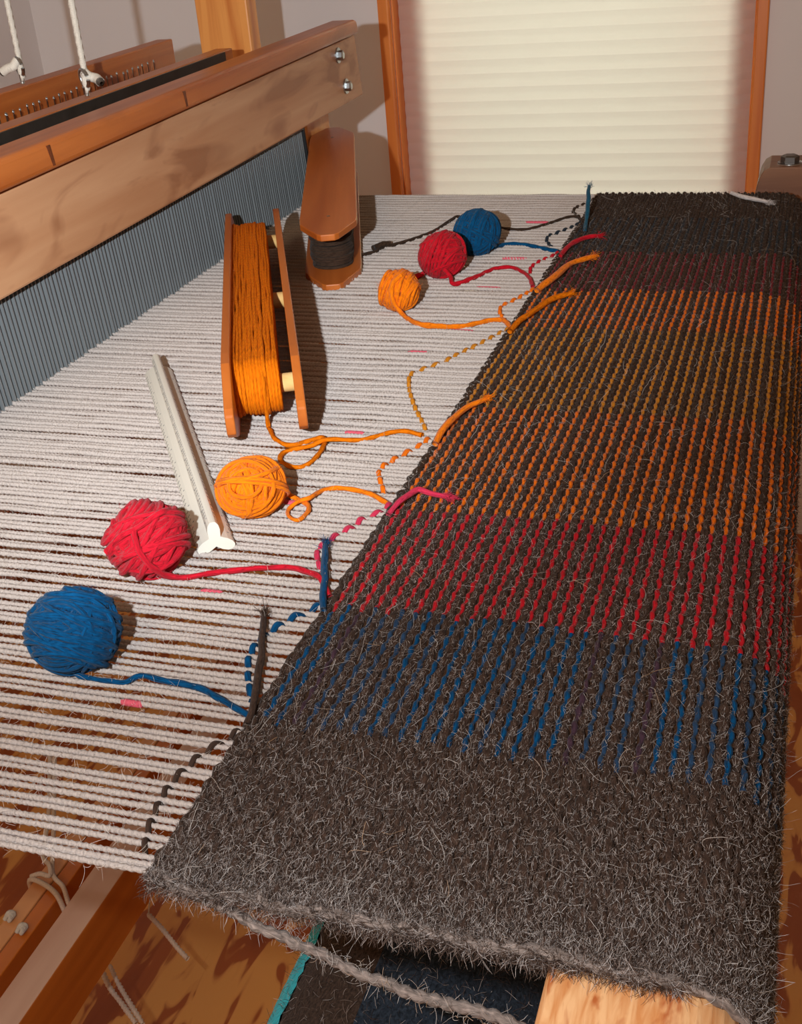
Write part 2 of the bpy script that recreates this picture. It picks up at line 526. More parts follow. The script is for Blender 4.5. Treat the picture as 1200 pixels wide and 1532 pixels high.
# corner post far right with its bolt
prof = [(-0.0475, -0.03), (-0.046, -0.008), (-0.043, 0.006), (-0.039, 0.0135), (-0.033, 0.0172), (0.05, 0.0172), (0.06, 0.010), (0.062, -0.03)]
cp = bevelled(finish('corner_post', *extr_y(prof, 1.325, 1.385), M['block'], frame, smooth=False), 0.001)
cp['label'] = 'grey-brown wooden corner block with a dark hex bolt'
hx = [(-0.0135 + 0.0095 * math.cos(a), 1.345 + 0.0095 * math.sin(a)) for a in np.linspace(0, 2 * math.pi, 7)[:-1]]
vs = [(x, y, 0.0185) for x, y in hx] + [(x, y, 0.0245) for x, y in hx] + [(-0.0135 + (x + 0.0135) * 0.75, 1.345 + (y - 1.345) * 0.75, 0.026) for x, y in hx]
fs = [[i, (i + 1) % 6, 6 + (i + 1) % 6, 6 + i] for i in range(6)] + [[6 + i, 6 + (i + 1) % 6, 12 + (i + 1) % 6, 12 + i] for i in range(6)] + [list(range(12, 18))]
finish('bolt_head', vs, fs, M['boltsteel'], cp, smooth=False)
finish('washer', *cyl((-0.0135, 1.345, 0.0172), (-0.0135, 1.345, 0.0187), 0.0125, 20)[:2], M['steel'], cp)

# pair of treadle bars low under the warp, with tie-up cord and knots
tb = thing('treadle_bar', (-0.60, 0.8, -0.53), 'pair of low wooden slats tied with white cord behind the lower beam', 'treadle bar')
bevelled(finish('slat', *box(-0.6195, -0.6025, 0.25, 1.36, -0.512, -0.47), M['slat_a'], tb, smooth=False), 0.001)
bevelled(finish('slat', *box(-0.6010, -0.5860, 0.25, 1.36, -0.512, -0.47), M['lower'], tb, smooth=False), 0.001)
a = Acc()
loop = [(-0.575, 0.63, -0.50), (-0.5795, 0.632, -0.478), (-0.588, 0.637, -0.4665), (-0.605, 0.644, -0.4655), (-0.620, 0.6475, -0.467), (-0.626, 0.65, -0.48), (-0.624, 0.652, -0.53)]
a.add(*tube(spline(loop, 60), 0.0024, 8))
loop2 = [(-0.572, 0.634, -0.49), (-0.577, 0.637, -0.474), (-0.585, 0.645, -0.4655), (-0.598, 0.652, -0.464), (-0.606, 0.662, -0.461), (-0.617, 0.69, -0.44), (-0.62, 0.72, -0.38)]
a.add(*tube(spline(loop2, 60), 0.0022, 8))
loop3 = [(-0.622, 0.650, -0.466), (-0.612, 0.651, -0.4615), (-0.601, 0.65, -0.4605), (-0.607, 0.660, -0.4585), (-0.618, 0.668, -0.455), (-0.623, 0.695, -0.43), (-0.625, 0.72, -0.38)]
a.add(*tube(spline(loop3, 60), 0.0022, 8))
a.build('tie_cord', M['twine'], tb)
for (kx, ky) in ((-0.6145, 0.6035), (-0.5955, 0.5935)):
    a = Acc()
    for q in range(3):
        a.add(*tube(spline([(kx - 0.003, ky - 0.003 + q * 0.0025, -0.4685), (kx, ky + 0.001, -0.463 - q * 0.001), (kx + 0.0035, ky + 0.003 - q * 0.003, -0.466), (kx + 0.002, ky - 0.004, -0.4675)], 16), 0.0021, 7))
    a.build('knot', M['cord'], tb)

# loose cord ends hanging under the cloth
kc = thing('hanging_twine', (-0.54, 0.74, -0.60), 'short frayed cord end pointing at the plywood beside the lower beam', 'cord')
a = Acc(); a.add(*tube(spline([(-0.5777, 0.7437, -0.600), (-0.556, 0.731, -0.6005), (-0.53, 0.714, -0.603), (-0.514, 0.7046, -0.604)], 60), 0.0024, 8, lobes=2, twist=700))
a.build('cord_strand', M['twine'], kc)
yarn_obj('thin_lead', [(-0.575, 0.768, -0.575), (-0.579, 0.755, -0.588), (-0.5777, 0.7437, -0.600)], 0.0007, M['twine'], kc)
kc = thing('hanging_twine', (-0.555, 0.64, -0.60), 'doubled cord end lying low at the bottom edge below the beam', 'cord')
for dx, dy in ((0, 0), (0.006, 0.006)):
    yarn_obj('cord_strand', [(-0.588 + dx, 0.668 + dy, -0.598), (-0.570 + dx, 0.652 + dy, -0.6), (-0.548 + dx, 0.638 + dy * 0.5, -0.602), (-0.5265 + dx, 0.6235 + dy * 0.3, -0.604)], 0.0024, M['twine'], kc, lobes=2, twist=700)

# ------------------------------------------------------------------ shafts with eyes, lift cords, heddles
def bar_y(x0, x1, y0, y1, zt0, zt1, h):
    return box8([(x0, y0, zt0 - h), (x1, y0, zt0 - h), (x1, y1, zt1 - h), (x0, y1, zt1 - h), (x0, y0, zt0), (x1, y0, zt0), (x1, y1, zt1), (x0, y1, zt1)])
def eye_screw(c, base_z, parent, axis):
    a = Acc()
    a.add(*ring(c, axis, 0.0075, 0.0017, 26, 8, gap=0.5))
    a.add(*cyl((c[0], c[1], base_z - 0.004), (c[0], c[1], c[2] - 0.006), 0.0019, 10))
    return a.build('eye_screw', M['steel'], parent)

fs_ = thing('front_shaft', (-0.61, 0.75, -0.2), 'orange wooden shaft bar with dark strip just behind the beater rail', 'shaft')
bevelled(finish('top_bar', *bar_y(-0.6205, -0.6005, 0.1, 1.258, 0.1571, 0.1656, 0.030), M['shaft'], fs_, smooth=False), 0.0012)
finish('dark_strip', *bar_y(-0.6006, -0.5985, 0.1, 1.235, 0.1560, 0.1645, 0.022), M['slate'], fs_, smooth=False)
bevelled(finish('bottom_bar', *bar_y(-0.6205, -0.6005, 0.1, 1.258, -0.18, -0.18, 0.03), M['shaft'], fs_, smooth=False), 0.0012)
bevelled(finish('side_bar', *box(-0.618, -0.602, 1.243, 1.256, -0.19, 0.14), M['shaft'], fs_, smooth=False), 0.0012)
h0 = Acc()
h0.add(*cyl((-0.640, 0.888, -0.17), (-0.640, 0.888, 0.1625), 0.00055, 5))
h0.add(*ring((-0.640, 0.888, 0.1635), (1, 0.2, 0), 0.0013, 0.0005, 8, 5))
h0 = h0.build('heddle', M['steel'], fs_)
for k in range(-30, 26):
    copy_child(h0, fs_, tuple(np.array(h0.location) + np.array([random.uniform(-.001, .001), k * 0.0105, k * 0.0105 * 0.017 + random.uniform(-.001, .001)])))
eye_screw((-0.612, 0.973, 0.1785), 0.165, fs_, (0.55, 0.8, 0.1))

rs_ = thing('rear_shaft', (-0.69, 0.75, -0.2), 'darker brown wooden shaft bar furthest back beside the wall', 'shaft')
bevelled(finish('top_bar', *bar_y(-0.700, -0.680, 0.1, 1.2745, 0.1640, 0.1759, 0.034), M['rearshaft'], rs_, smooth=False), 0.0012)
bevelled(finish('bottom_bar', *bar_y(-0.700, -0.680, 0.1, 1.2745, -0.18, -0.18, 0.03), M['rearshaft'], rs_, smooth=False), 0.0012)
bevelled(finish('side_bar', *box(-0.698, -0.682, 1.256, 1.27, -0.19, 0.15), M['rearshaft'], rs_, smooth=False), 0.0012)
eye_screw((-0.690, 0.993, 0.188), 0.174, rs_, (0.55, 0.8, 0.1))

def lift_cord(e, side, label):
    t = thing('lift_cord', (e[0], e[1], e[2]), label, 'cord')
    top = (e[0] - 0.004, e[1] + 0.012, e[2] + 0.9)
    yarn_obj('cord_strand', [(e[0], e[1], e[2] + 0.004), (e[0] + 0.001, e[1] + 0.001, e[2] + 0.02), ((e[0] + top[0]) / 2, (e[1] + top[1]) / 2, e[2] + 0.4), top], 0.0026, M['cord'], t, n=220, lobes=3, twist=260, sides=12)
    a = Acc()
    p = spline([(e[0], e[1], e[2] + 0.006), (e[0] + side * 0.004, e[1] + side * 0.003, e[2] + 0.001), (e[0] + side * 0.010, e[1] + side * 0.004, e[2] - 0.001), (e[0] + side * 0.0155, e[1] - 0.002 + side * 0.002, e[2] - 0.0035)], 20)
    a.add(*tube(p, 0.0042, 10))
    tl = a.build('cord_tail', M['cord'], t)
    d = unit(p[-1] - p[-2])
    finish('sealed_tip', *tube(np.stack([p[-1] - d * 0.001, p[-1] + d * 0.002, p[-1] + d * 0.003]), np.array([0.0041, 0.0034, 0.0016]), 10)[:2], M['melted'], tl)
lift_cord((-0.690, 0.993, 0.188), -1, 'white lift cord hanging to the eye of the rear shaft bar')
lift_cord((-0.612, 0.973, 0.1785), 1, 'white lift cord hanging to the eye of the front shaft bar')

# ------------------------------------------------------------------ beater and reed
be = thing('beater', (-0.53, 0.8, 0.07), 'wide pale beater board with orange rounded handrail above the steel reed', 'beater')
zb = lambda y: 0.0783 + 0.0108 * (y - 0.66)
zt = lambda y: 0.1452 + 0.0152 * (y - 0.69)
Y0, Y1 = 0.18, 1.427
bevelled(finish('beater_board', *box8([(-0.555, Y0, zb(Y0)), (-0.515, Y0, zb(Y0)), (-0.515, Y1, zb(Y1)), (-0.555, Y1, zb(Y1)), (-0.555, Y0, zt(Y0)), (-0.515, Y0, zt(Y0)), (-0.515, Y1 - 0.012, zt(Y1)), (-0.555, Y1 - 0.012, zt(Y1))]), M['board'], be, smooth=False), 0.002)
Y1 = 1.405
zr0 = lambda y: 0.1478 + 0.0152 * (y - 0.67)
zr1 = lambda y: 0.1690 + 0.0078 * (y - 0.69)
bevelled(finish('handrail', *box8([(-0.538, Y0, zr0(Y0)), (-0.505, Y0, zr0(Y0)), (-0.505, Y1, zr0(Y1)), (-0.538, Y1, zr0(Y1)), (-0.538, Y0, zr1(Y0)), (-0.505, Y0, zr1(Y0)), (-0.505, Y1 - 0.006, zr1(Y1)), (-0.538, Y1 - 0.006, zr1(Y1))]), M['rail'], be, smooth=False), 0.004, 3)
for ky, sl in ((0.742, 0.004), (0.953, 0.003)):
    zz0, zz1 = zr0(ky), zr1(ky)
    finish('knot', *box8([(-0.512, ky, zz0 + .003), (-0.5047, ky, zz0 + .003), (-0.5047, ky + .003, zz0 + .003), (-0.512, ky + .003, zz0 + .003), (-0.512, ky - sl, zz1 - .003), (-0.5047, ky - sl, zz1 - .003), (-0.5047, ky - sl + .005, zz1 - .003), (-0.512, ky - sl + .005, zz1 - .003)]), M['knot'], be, smooth=False)
sw = bevelled(finish('sword', *box(-0.572, -0.5552, 1.335, 1.408, -0.62, 0.145), M['sword'], be, smooth=False), 0.0015)
for yy, zz in ((1.3518, 0.1418), (1.3685, 0.1056)):
    a = Acc()
    a.add(*cyl((-0.5152, yy, zz), (-0.5132, yy, zz), 0.0085, 20))
    hx = [(yy + 0.0055 * math.cos(q), zz + 0.0055 * math.sin(q)) for q in np.linspace(0.3, 0.3 + 2 * math.pi, 7)[:-1]]
    vs = [(-0.5135, y, z) for y, z in hx] + [(-0.5085, y, z) for y, z in hx] + [(-0.5075, yy + (y - yy) * .7, zz + (z - zz) * .7) for y, z in hx]
    a.add(vs, [[i, (i + 1) % 6, 6 + (i + 1) % 6, 6 + i] for i in range(6)] + [[6 + i, 6 + (i + 1) % 6, 12 + (i + 1) % 6, 12 + i] for i in range(6)] + [list(range(12, 18))])
    a.build('bolt', M['steel'], be, smooth=False)

re_ = thing('reed', (-0.53, 0.75, -0.035), 'dark steel weaving reed of fine upright dents under the beater board', 'reed')
SETT = 0.0049
d0 = finish('dent', *box8([(-0.529, 0.2750, -0.03), (-0.525, 0.2750, -0.03), (-0.525, 0.2761, -0.03), (-0.529, 0.2761, -0.03), (-0.536, 0.2750, 0.088), (-0.532, 0.2750, 0.088), (-0.532, 0.2761, 0.088), (-0.536, 0.2761, 0.088)]), M['dent'], re_, smooth=False)
NW = int((1.2805 - 0.2725) / SETT)
PITCH = SETT * 0.98
for k in range(1, 201):
    copy_child(d0, re_, tuple(np.array(d0.location) + np.array([random.uniform(-.0004, .0004), k * 0.00492 + random.uniform(-.0003, .0003), 0])))
finish('backing', *box8([(-0.5305, 0.25, -0.03), (-0.5298, 0.25, -0.03), (-0.5298, 1.264, -0.03), (-0.5305, 1.264, -0.03), (-0.5375, 0.25, 0.09), (-0.5368, 0.25, 0.09), (-0.5368, 1.264, 0.09), (-0.5375, 1.264, 0.09)]), M['reedback'], re_, smooth=False)
finish('end_bar', *box8([(-0.530, 1.264, -0.03), (-0.524, 1.264, -0.03), (-0.524, 1.268, -0.03), (-0.530, 1.268, -0.03), (-0.537, 1.264, 0.088), (-0.531, 1.264, 0.088), (-0.531, 1.268, 0.088), (-0.537, 1.268, 0.088)]), M['reedback'], re_, smooth=False)
for zz, xx in ((0.076, -0.5335), (-0.028, -0.527)):
    finish('binding', *box8([(xx - 0.004, 0.25, zz - 0.004), (xx + 0.004, 0.25, zz - 0.004), (xx + 0.004, 1.264, zz + 0.001), (xx - 0.004, 1.264, zz + 0.001), (xx - 0.004, 0.25, zz + 0.004), (xx + 0.004, 0.25, zz + 0.004), (xx + 0.004, 1.264, zz + 0.009), (xx - 0.004, 1.264, zz + 0.009)]), M['band'], re_, smooth=False)

# ------------------------------------------------------------------ warp
wp = thing('warp', (-0.37, 0.78, 0.0), 'pale linen warp stretched flat from the reed to the woven cloth', 'warp')
variants = []
XL, XR = -0.575, -0.2035
for q in range(8):
    n_ = 300
    x = np.linspace(XL, XR, n_)
    wv = np.interp(x, np.linspace(XL, XR, 14), rng.normal(0, 0.00022, 14))
    wz = np.interp(x, np.linspace(XL, XR, 14), rng.normal(0, 0.00018, 14))
    p = np.stack([x, 0.78 + wv, wz], 1)
    rad = 0.00122 * (1 + 0.08 * np.interp(x, np.linspace(XL, XR, 40), rng.normal(0, 1, 40)))
    variants.append(tube(p, rad, 8, lobes=2, lobe_amt=0.2, twist=900 + 40 * q))
protos = []
ys = [0.2712, 0.2734, 0.2752]
y = 0.2785
while y < 1.2805:
    ys.append(y)
    y += SETT
WARP_Y = np.array(ys) + rng.normal(0, 0.0005, len(ys))
WARP_Z = np.where(np.arange(len(ys)) % 2 == 0, 0.0005, -0.0005) + rng.normal(0, 0.0002, len(ys))
for k, yy in enumerate(WARP_Y):
    q = k % 8
    if len(protos) <= q:
        v_, f_, u_ = variants[q]
        o = finish('warp_thread', v_, f_, M['warp'], wp, True, u_)
        protos.append(o)
    else:
        o = copy_child(protos[q], wp, (0, 0, 0))
    o.location = (0, yy - 0.78, WARP_Z[k])
    w_ = float(np.interp(yy, [0.27, 0.40, 0.60], [1.0, 1.08, 1.38])) * random.uniform(0.92, 1.08)
    o.scale = (1, w_, w_)
for (dx, dy, dl) in [(-0.2628, 0.3598, .011), (-0.2685, 0.4569, .012), (-0.267, 0.5541, .012), (-0.2609, 0.6504, .013), (-0.2425, 0.8483, .02), (-0.3291, 1.0515, .02), (-0.247, 0.9535, .022), (-0.2432, 1.0402, .024), (-0.2486, 1.1647, .024), (-0.302, 0.4645, .01), (-0.262, 0.8, .016)]:
    k = int(np.argmin(abs(WARP_Y - dy)))
    x = np.linspace(dx - dl / 2, dx + dl / 2, 20)
    v_, f_, u_ = tube(np.stack([x, np.full(20, WARP_Y[k]), np.full(20, WARP_Z[k] + 0.00012)], 1), (0.00165 if dy < 0.4 else 0.0021) * np.interp(np.arange(20), [0, 3, 16, 19], [.75, 1, 1, .75]), 10)
    finish('dyed_mark', v_, f_, M['pink'], wp, True, u_)['label'] = 'short pink stained stretch of one warp thread'
# loose fibres on the warp
N = 12000
wl = hairmat('warp_fibres', [(0.0, srgb(190, 176, 160)), (1.0, srgb(238, 230, 222))])
ky = rng.integers(0, len(WARP_Y), N)
near = rng.random(N) < 0.5
ky[near] = rng.integers(0, 70, near.sum())
roots = np.stack([rng.uniform(-0.50, -0.207, N), WARP_Y[ky] + rng.normal(0, 0.0008, N), WARP_Z[ky] + rng.uniform(-0.0008, 0.0012, N)], 1)
dirs = np.stack([rng.normal(0, 1, N), rng.normal(0, 0.8, N), rng.normal(0.1, 0.45, N)], 1)
dirs /= np.linalg.norm(dirs, axis=1)[:, None]
hairs('warp_fuzz', roots, dirs, rng.uniform(0.002, 0.009, N), rng.uniform(0.00003, 0.00006, N), wl, wp, curl=0.55)

# ------------------------------------------------------------------ cloth
cl = thing('woven_cloth', (-0.1, 0.78, -0.09), 'dark brown woollen cloth with blue, red and orange stripes over the breast beam', 'cloth')
FELL = -0.2055
RB = 0.030
FLAT = -0.02 - FELL
def prof_pt(u):
    """point and outward normal of the cloth, u metres from the fell"""
    if u < FLAT:
        return np.array([FELL + u, 0.0]), np.array([0.0, 1.0])
    a = (u - FLAT) / RB
    if a < math.pi / 2:
        return np.array([-0.02 + RB * math.sin(a), -RB + RB * math.cos(a)]), np.array([math.sin(a), math.cos(a)])
    d = (a - math.pi / 2) * RB
    return np.array([-0.02 + RB, -RB - d]), np.array([1.0, 0.0])
PK = 0.0034
NP = int((FLAT + 0.06) / PK)
zone_y = [0.3615, 0.4530, 0.5560, 0.7030, 0.8580, 0.9520, 1.0610, 1.1800]
zone_m = ['brown', 'blue', 'redstripe', 'orangestripe', 'gold', 'orangestripe', 'maroon', 'navy', 'blackbrown']
ys_ = np.arange(0.2675, 1.2835, SETT / 3.0)
for k in range(NP):
    c, nn = prof_pt((k + 0.5) * PK)
    y0 = 0.2675 + rng.normal(0, 0.0008)
    y1 = 1.2825 + rng.normal(0, 0.0008)
    yy = np.linspace(y0, y1, len(ys_))
    ph = math.pi * (yy - 0.27) / SETT + math.pi * k
    pattern = (k % 2 == 1)
    off = (0.0006 if pattern else 0.0006) * np.sin(ph) + (0.00045 if pattern else 0.0)
    dx = np.interp(yy, np.linspace(y0, y1, 40), rng.normal(0, 0.00025, 40)) + 0.00035 * np.cos(ph)
    tx = np.array([nn[1], -nn[0]])
    p = np.stack([c[0] + nn[0] * off + tx[0] * dx, yy, c[1] + nn[1] * off + tx[1] * dx], 1)
    rad = (0.00120 if pattern else 0.00190) * (1 + 0.10 * np.interp(yy, np.linspace(y0, y1, 160), rng.normal(0, 1, 160))) * (1 + (0.13 if pattern else 0.08) * np.sin(ph))
    v_, f_, u_ = tube(p, rad, 6)
    if pattern:
        zs = [z + rng.normal(0, 0.0016) for z in zone_y]
        nm = list(zone_m)
        if rng.random() < 0.45: nm[1] = ['bluemix', 'purple', 'bluemix'][rng.integers(3)]
        
        
        mid = 0.5 * (yy[:-1] + yy[1:])
        zi = np.searchsorted(zs, mid)
        mi = np.repeat(zi, 6).tolist() + [0, 8]
        mats = [M[q] for q in nm]
        if nm[1] == 'blue':   # the blue comes and goes along the pick
            pass
    else:
        mats = [M['brown'], M['brown2'], M['blackbrown']]
        mid = 0.5 * (yy[:-1] + yy[1:])
        mi = np.repeat(np.searchsorted([0.75 + rng.normal(0, .1), 1.07 + rng.normal(0, .02)], mid), 6).tolist() + [0, 2]
    finish('weft_row', v_, f_, mats[0], cl, True, u_, mi, mats[1:])
# body of the cloth between the rows
us = np.linspace(0.001, FLAT + 0.058, 60)
vs = []
for u in us:
    c, nn = prof_pt(u)
    for h in (0.0004, -0.0022):
        for yy in (0.2705, 1.2805):
            vs.append((c[0] + nn[0] * h, yy, c[1] + nn[1] * h))
fs = []
for i in range(len(us) - 1):
    a, b = 4 * i, 4 * i + 4
    fs += [[a, b, b + 1, a + 1], [a + 2, a + 3, b + 3, b + 2], [a, a + 2, b + 2, b], [a + 1, b + 1, b + 3, a + 3]]
finish('cloth_body', vs, fs, M['brown2'], cl)
# plied selvage cord along the near edge
pts_ = [(-0.2035, 0.2705, 0.0005)] + [(x, 0.2672 + rng.normal(0, .0006), 0.0005 + rng.normal(0, .0004)) for x in np.linspace(-0.19, -0.022, 14)] + [(-0.02 + RB * math.sin(q), 0.2672, -RB + RB * math.cos(q)) for q in np.linspace(0.2, math.pi / 2, 6)] + [(0.01, 0.2672, -0.055)]
yarn_obj('selvage', pts_, 0.0021, M['greywool'], cl, lobes=2, twist=420, sides=10)
# fell edge: the last pick packed against the open warp
yarn_obj('fell_edge', [(FELL - 0.0004 + 0.0011 * (q % 2) + rng.normal(0, .0003), yy, 0.0006) for q, yy in enumerate(np.arange(0.27, 1.281, SETT))], 0.0016, M['blackbrown'], cl, lobes=0, sides=7, wob=0.0004)

def on_cloth(N, near_bias=1.0, rows=False):
    u = rng.uniform(-0.001, FLAT + 0.05, N)
    yy = 0.268 + (1.2825 - 0.268) * rng.random(N) ** near_bias
    if rows:      # in the striped stretch the loose fibres sit on the brown rows
        k = np.round((u / PK - 0.5) / 2) * 2
        uu = (k + 0.5) * PK + rng.normal(0, 0.0010, N)
        u = np.where((yy > 0.366) & (yy < 1.06), uu, u)
    C = np.empty((N, 3)); NN = np.empty((N, 3)); T = np.empty((N, 3))
    for i in range(N):
        c, nn = prof_pt(max(0, u[i]))
        C[i] = (c[0], yy[i], c[1]); NN[i] = (nn[0], 0, nn[1]); T[i] = (nn[1], 0, -nn[0])
    return C, NN, T
def cloth_fuzz(name, N, lmin, lmax, rmin, rmax, mat, lift, curl, bias, pts=6, along=None, far=None):
    C, NN, T = on_cloth(N, bias, along is not None)
    if far is not None:
        fade = np.interp(C[:, 1], [0.45, 0.75], [1.0, 0.0]) + rng.normal(0, 0.15, N)
        sel = fade < 0.5 if far else fade >= 0.5
        C, NN, T = C[sel], NN[sel], T[sel]
        N = len(C)
    ang = rng.uniform(0, 2 * np.pi, N) if along is None else np.pi / 2 + rng.normal(0, along, N) + np.pi * rng.integers(0, 2, N)
    d = np.cos(ang)[:, None] * T + np.sin(ang)[:, None] * np.array([0, 1.0, 0]) + NN * rng.uniform(lift[0], lift[1], N)[:, None]
    d /= np.linalg.norm(d, axis=1)[:, None]
    hairs(name, C + NN * rng.uniform(0.0012, 0.0026, N)[:, None], d, rng.uniform(lmin, lmax, N), rng.uniform(rmin, rmax, N), mat, cl, curl, pts)
hm1 = hairmat('wool_fibres', [(0.0, srgb(36, 26, 22)), (0.5, srgb(84, 66, 57)), (0.75, srgb(136, 120, 112)), (1.0, srgb(206, 200, 198))])
hm2 = hairmat('kemp_fibres', [(0.0, srgb(150, 140, 132)), (0.7, srgb(206, 200, 196)), (1.0, srgb(190, 150, 110))])
hm2b = hairmat('grey_fibres', [(0.0, srgb(96, 86, 80)), (0.6, srgb(160, 152, 148)), (1.0, srgb(214, 210, 208))])
cloth_fuzz('wool_fuzz', 230000, 0.0012, 0.0032, 0.00003, 0.00007, hm1, (-0.1, 0.25), 0.35, 2.1, 5, 0.32, False)
hm3 = hairmat('dark_wool_fibres', [(0.0, srgb(34, 22, 14)), (0.7, srgb(72, 50, 35)), (1.0, srgb(120, 94, 72))])
cloth_fuzz('far_wool_fuzz', 110000, 0.0012, 0.0034, 0.00005, 0.00011, hm3, (-0.1, 0.3), 0.35, 1.3, 5, 0.4, True)
cloth_fuzz('curled_fibres', 9000, 0.003, 0.008, 0.00003, 0.00005, hm2b, (0.0, 0.7), 0.75, 2.0, 7)
cloth_fuzz('long_fibres', 700, 0.006, 0.016, 0.00004, 0.00007, hm2, (0.1, 0.7), 0.6, 1.4, 9)
# near selvage and right edge are the fuzziest
N = 5000
x = rng.uniform(-0.205, -0.015, N)
roots = np.stack([x, 0.2665 + rng.normal(0, .001, N), rng.normal(0, .0012, N)], 1)
d = np.stack([rng.normal(0, .6, N), -abs(rng.normal(0.6, .5, N)), rng.normal(0.1, .6, N)], 1); d /= np.linalg.norm(d, axis=1)[:, None]
hairs('selvage_fuzz', roots, d, rng.uniform(0.002, 0.008, N), rng.uniform(0.00004, 0.00007, N), hm1, cl, 0.6)

# rows still lying open in the warp ahead of the fell: over one thread, under the next
def bubble(pts, r, mat, label):
    p0 = spline(pts, 40)
    L = np.linalg.norm(np.diff(p0, axis=0), axis=1).sum()
    p = spline(pts, int(L / 0.0006))
    kk = np.interp(p[:, 1], WARP_Y, np.arange(len(WARP_Y)))
    p[:, 2] = 0.0019 * np.cos(np.pi * kk)
    v_, f_, u_ = tube(p, r, 7)
    finish('open_weft', v_, f_, mat, cl, True, u_)['label'] = label
bubble([(-0.2063, 0.3607, 0.0), (-0.2092, 0.3487, 0.0), (-0.2144, 0.3401, 0.0), (-0.2183, 0.3293, 0.0), (-0.2205, 0.3177, -0.0), (-0.2202, 0.3085, 0.0), (-0.2187, 0.2984, 0.0), (-0.2163, 0.2886, -0.0), (-0.2118, 0.2782, 0.0)], .0012, M['brown'], 'dark brown weft stitches in the near corner of the warp')
bubble([(-0.2081, 0.4536, 0.0), (-0.2116, 0.4474, 0.0), (-0.2173, 0.4396, 0.0), (-0.2217, 0.4317, 0.0), (-0.2248, 0.4241, 0.0), (-0.2262, 0.4154, 0.0), (-0.2254, 0.4045, 0.0), (-0.2206, 0.3922, 0.0), (-0.2145, 0.3807, 0.0), (-0.2094, 0.3719, 0.0)], .0016, M['blue'], 'blue weft stitches in the warp beside the front blue ball strand')
bubble([(-0.2061, 0.564, 0.0), (-0.2096, 0.5504, 0.0), (-0.2164, 0.5413, 0.0), (-0.2202, 0.5298, 0.0), (-0.2247, 0.5207, 0.0), (-0.2277, 0.5113, 0.0), (-0.2291, 0.5038, 0.0), (-0.2265, 0.495, 0.0), (-0.2186, 0.4813, 0.0)], .0016, M['rose'], 'rose-red weft stitches above the upright blue yarn end')
bubble([(-0.21, 0.6524, 0.0), (-0.212, 0.64, 0.0), (-0.2172, 0.6285, 0.0), (-0.2228, 0.6162, 0.0), (-0.2264, 0.6063, 0.0), (-0.2258, 0.5954, 0.0), (-0.2209, 0.5846, 0.0), (-0.2149, 0.5726, 0.0)], .0016, M['orangestripe'], 'orange weft stitches beside the orange ball strand')
bubble([(-0.2046, 0.8563, 0.0), (-0.2129, 0.836, 0.0), (-0.221, 0.8163, 0.0), (-0.2292, 0.7986, 0.0), (-0.2369, 0.78, 0.0), (-0.2474, 0.7643, 0.0), (-0.2537, 0.7519, 0.0), (-0.2496, 0.7335, 0.0), (-0.2421, 0.7139, 0.0), (-0.2321, 0.6921, 0.0), (-0.2238, 0.6767, 0.0), (-0.2163, 0.6618, 0.0)], .0016, M['gold'], 'gold weft stitches in the widest bulge of open warp')
bubble([(-0.2054, 0.9563, -0.0), (-0.2114, 0.9362, 0.0), (-0.2174, 0.9201, 0.0), (-0.2231, 0.906, 0.0), (-0.2222, 0.8928, 0.0), (-0.2163, 0.8771, 0.0), (-0.2085, 0.8621, 0.0)], .0017, M['orangestripe'], 'orange weft stitches near the small orange ball strand')
bubble([(-0.2058, 1.0632, 0.0), (-0.2105, 1.0459, 0.0), (-0.2179, 1.031, 0.0), (-0.2219, 1.0125, 0.0), (-0.2189, 0.993, 0.0)], .0017, M['redfar'], 'crimson weft stitches near the far red ball strand')
bubble([(-0.2034, 1.1705, 0.0), (-0.2078, 1.1505, 0.0), (-0.2173, 1.1309, 0.0), (-0.2258, 1.1141, 0.0), (-0.2247, 1.0957, 0.0), (-0.2168, 1.078, 0.0)], .0017, M['navy'], 'navy weft stitches near the far blue ball strand')
bubble([(-0.2038, 1.2675, 0.0), (-0.2102, 1.242, 0.0), (-0.2189, 1.22, 0.0), (-0.2183, 1.2013, 0.0), (-0.2078, 1.1806, 0.0)], .0017, M['blackbrown'], 'black-brown weft stitches in the far corner of the warp')

# cut yarn ends lying at the fell
def yend(pts, r, mat, label, **kw):
    yarn_obj('yarn_end', pts, r, mat, cl, taper=True, wob=0.0004, **kw)['label'] = label
    e, q = np.array(pts[-1]), unit(np.array(pts[-1]) - np.array(pts[-2]))
    n = 60
    root = e - q * rng.uniform(0.0, 0.006, n)[:, None] + rng.normal(0, r * 0.45, (n, 3))
    d = q + rng.normal(0, 0.2, (n, 3))
    d /= np.linalg.norm(d, axis=1)[:, None]
    hairs('frayed_fibres', root, d, rng.uniform(0.003, 0.008, n), rng.uniform(0.00006, 0.00014, n), mat, cl, 0.25)
yend([(-0.1941, 1.1313, 0.002), (-0.1972, 1.1577, 0.008), (-0.1993, 1.1779, 0.016), (-0.202, 1.1939, 0.022), (-0.2035, 1.2107, 0.026)], .0021, M['teal'], 'dark teal yarn end standing up at the far corner')
yend([(-0.2014, 1.0405, 0.004), (-0.1981, 1.062, 0.006), (-0.1925, 1.0821, 0.006), (-0.1851, 1.0936, 0.006), (-0.1751, 1.1007, 0.006)], .0021, M['redfar'], 'crimson yarn end at the navy stripe')
yend([(-0.2018, 0.9395, 0.004), (-0.1952, 0.9599, 0.006), (-0.1904, 0.9885, 0.006), (-0.1857, 1.0104, 0.006), (-0.1779, 1.0229, 0.006), (-0.1691, 1.0335, 0.006)], .0026, M['orange'], 'bright orange yarn end on the maroon stripe')
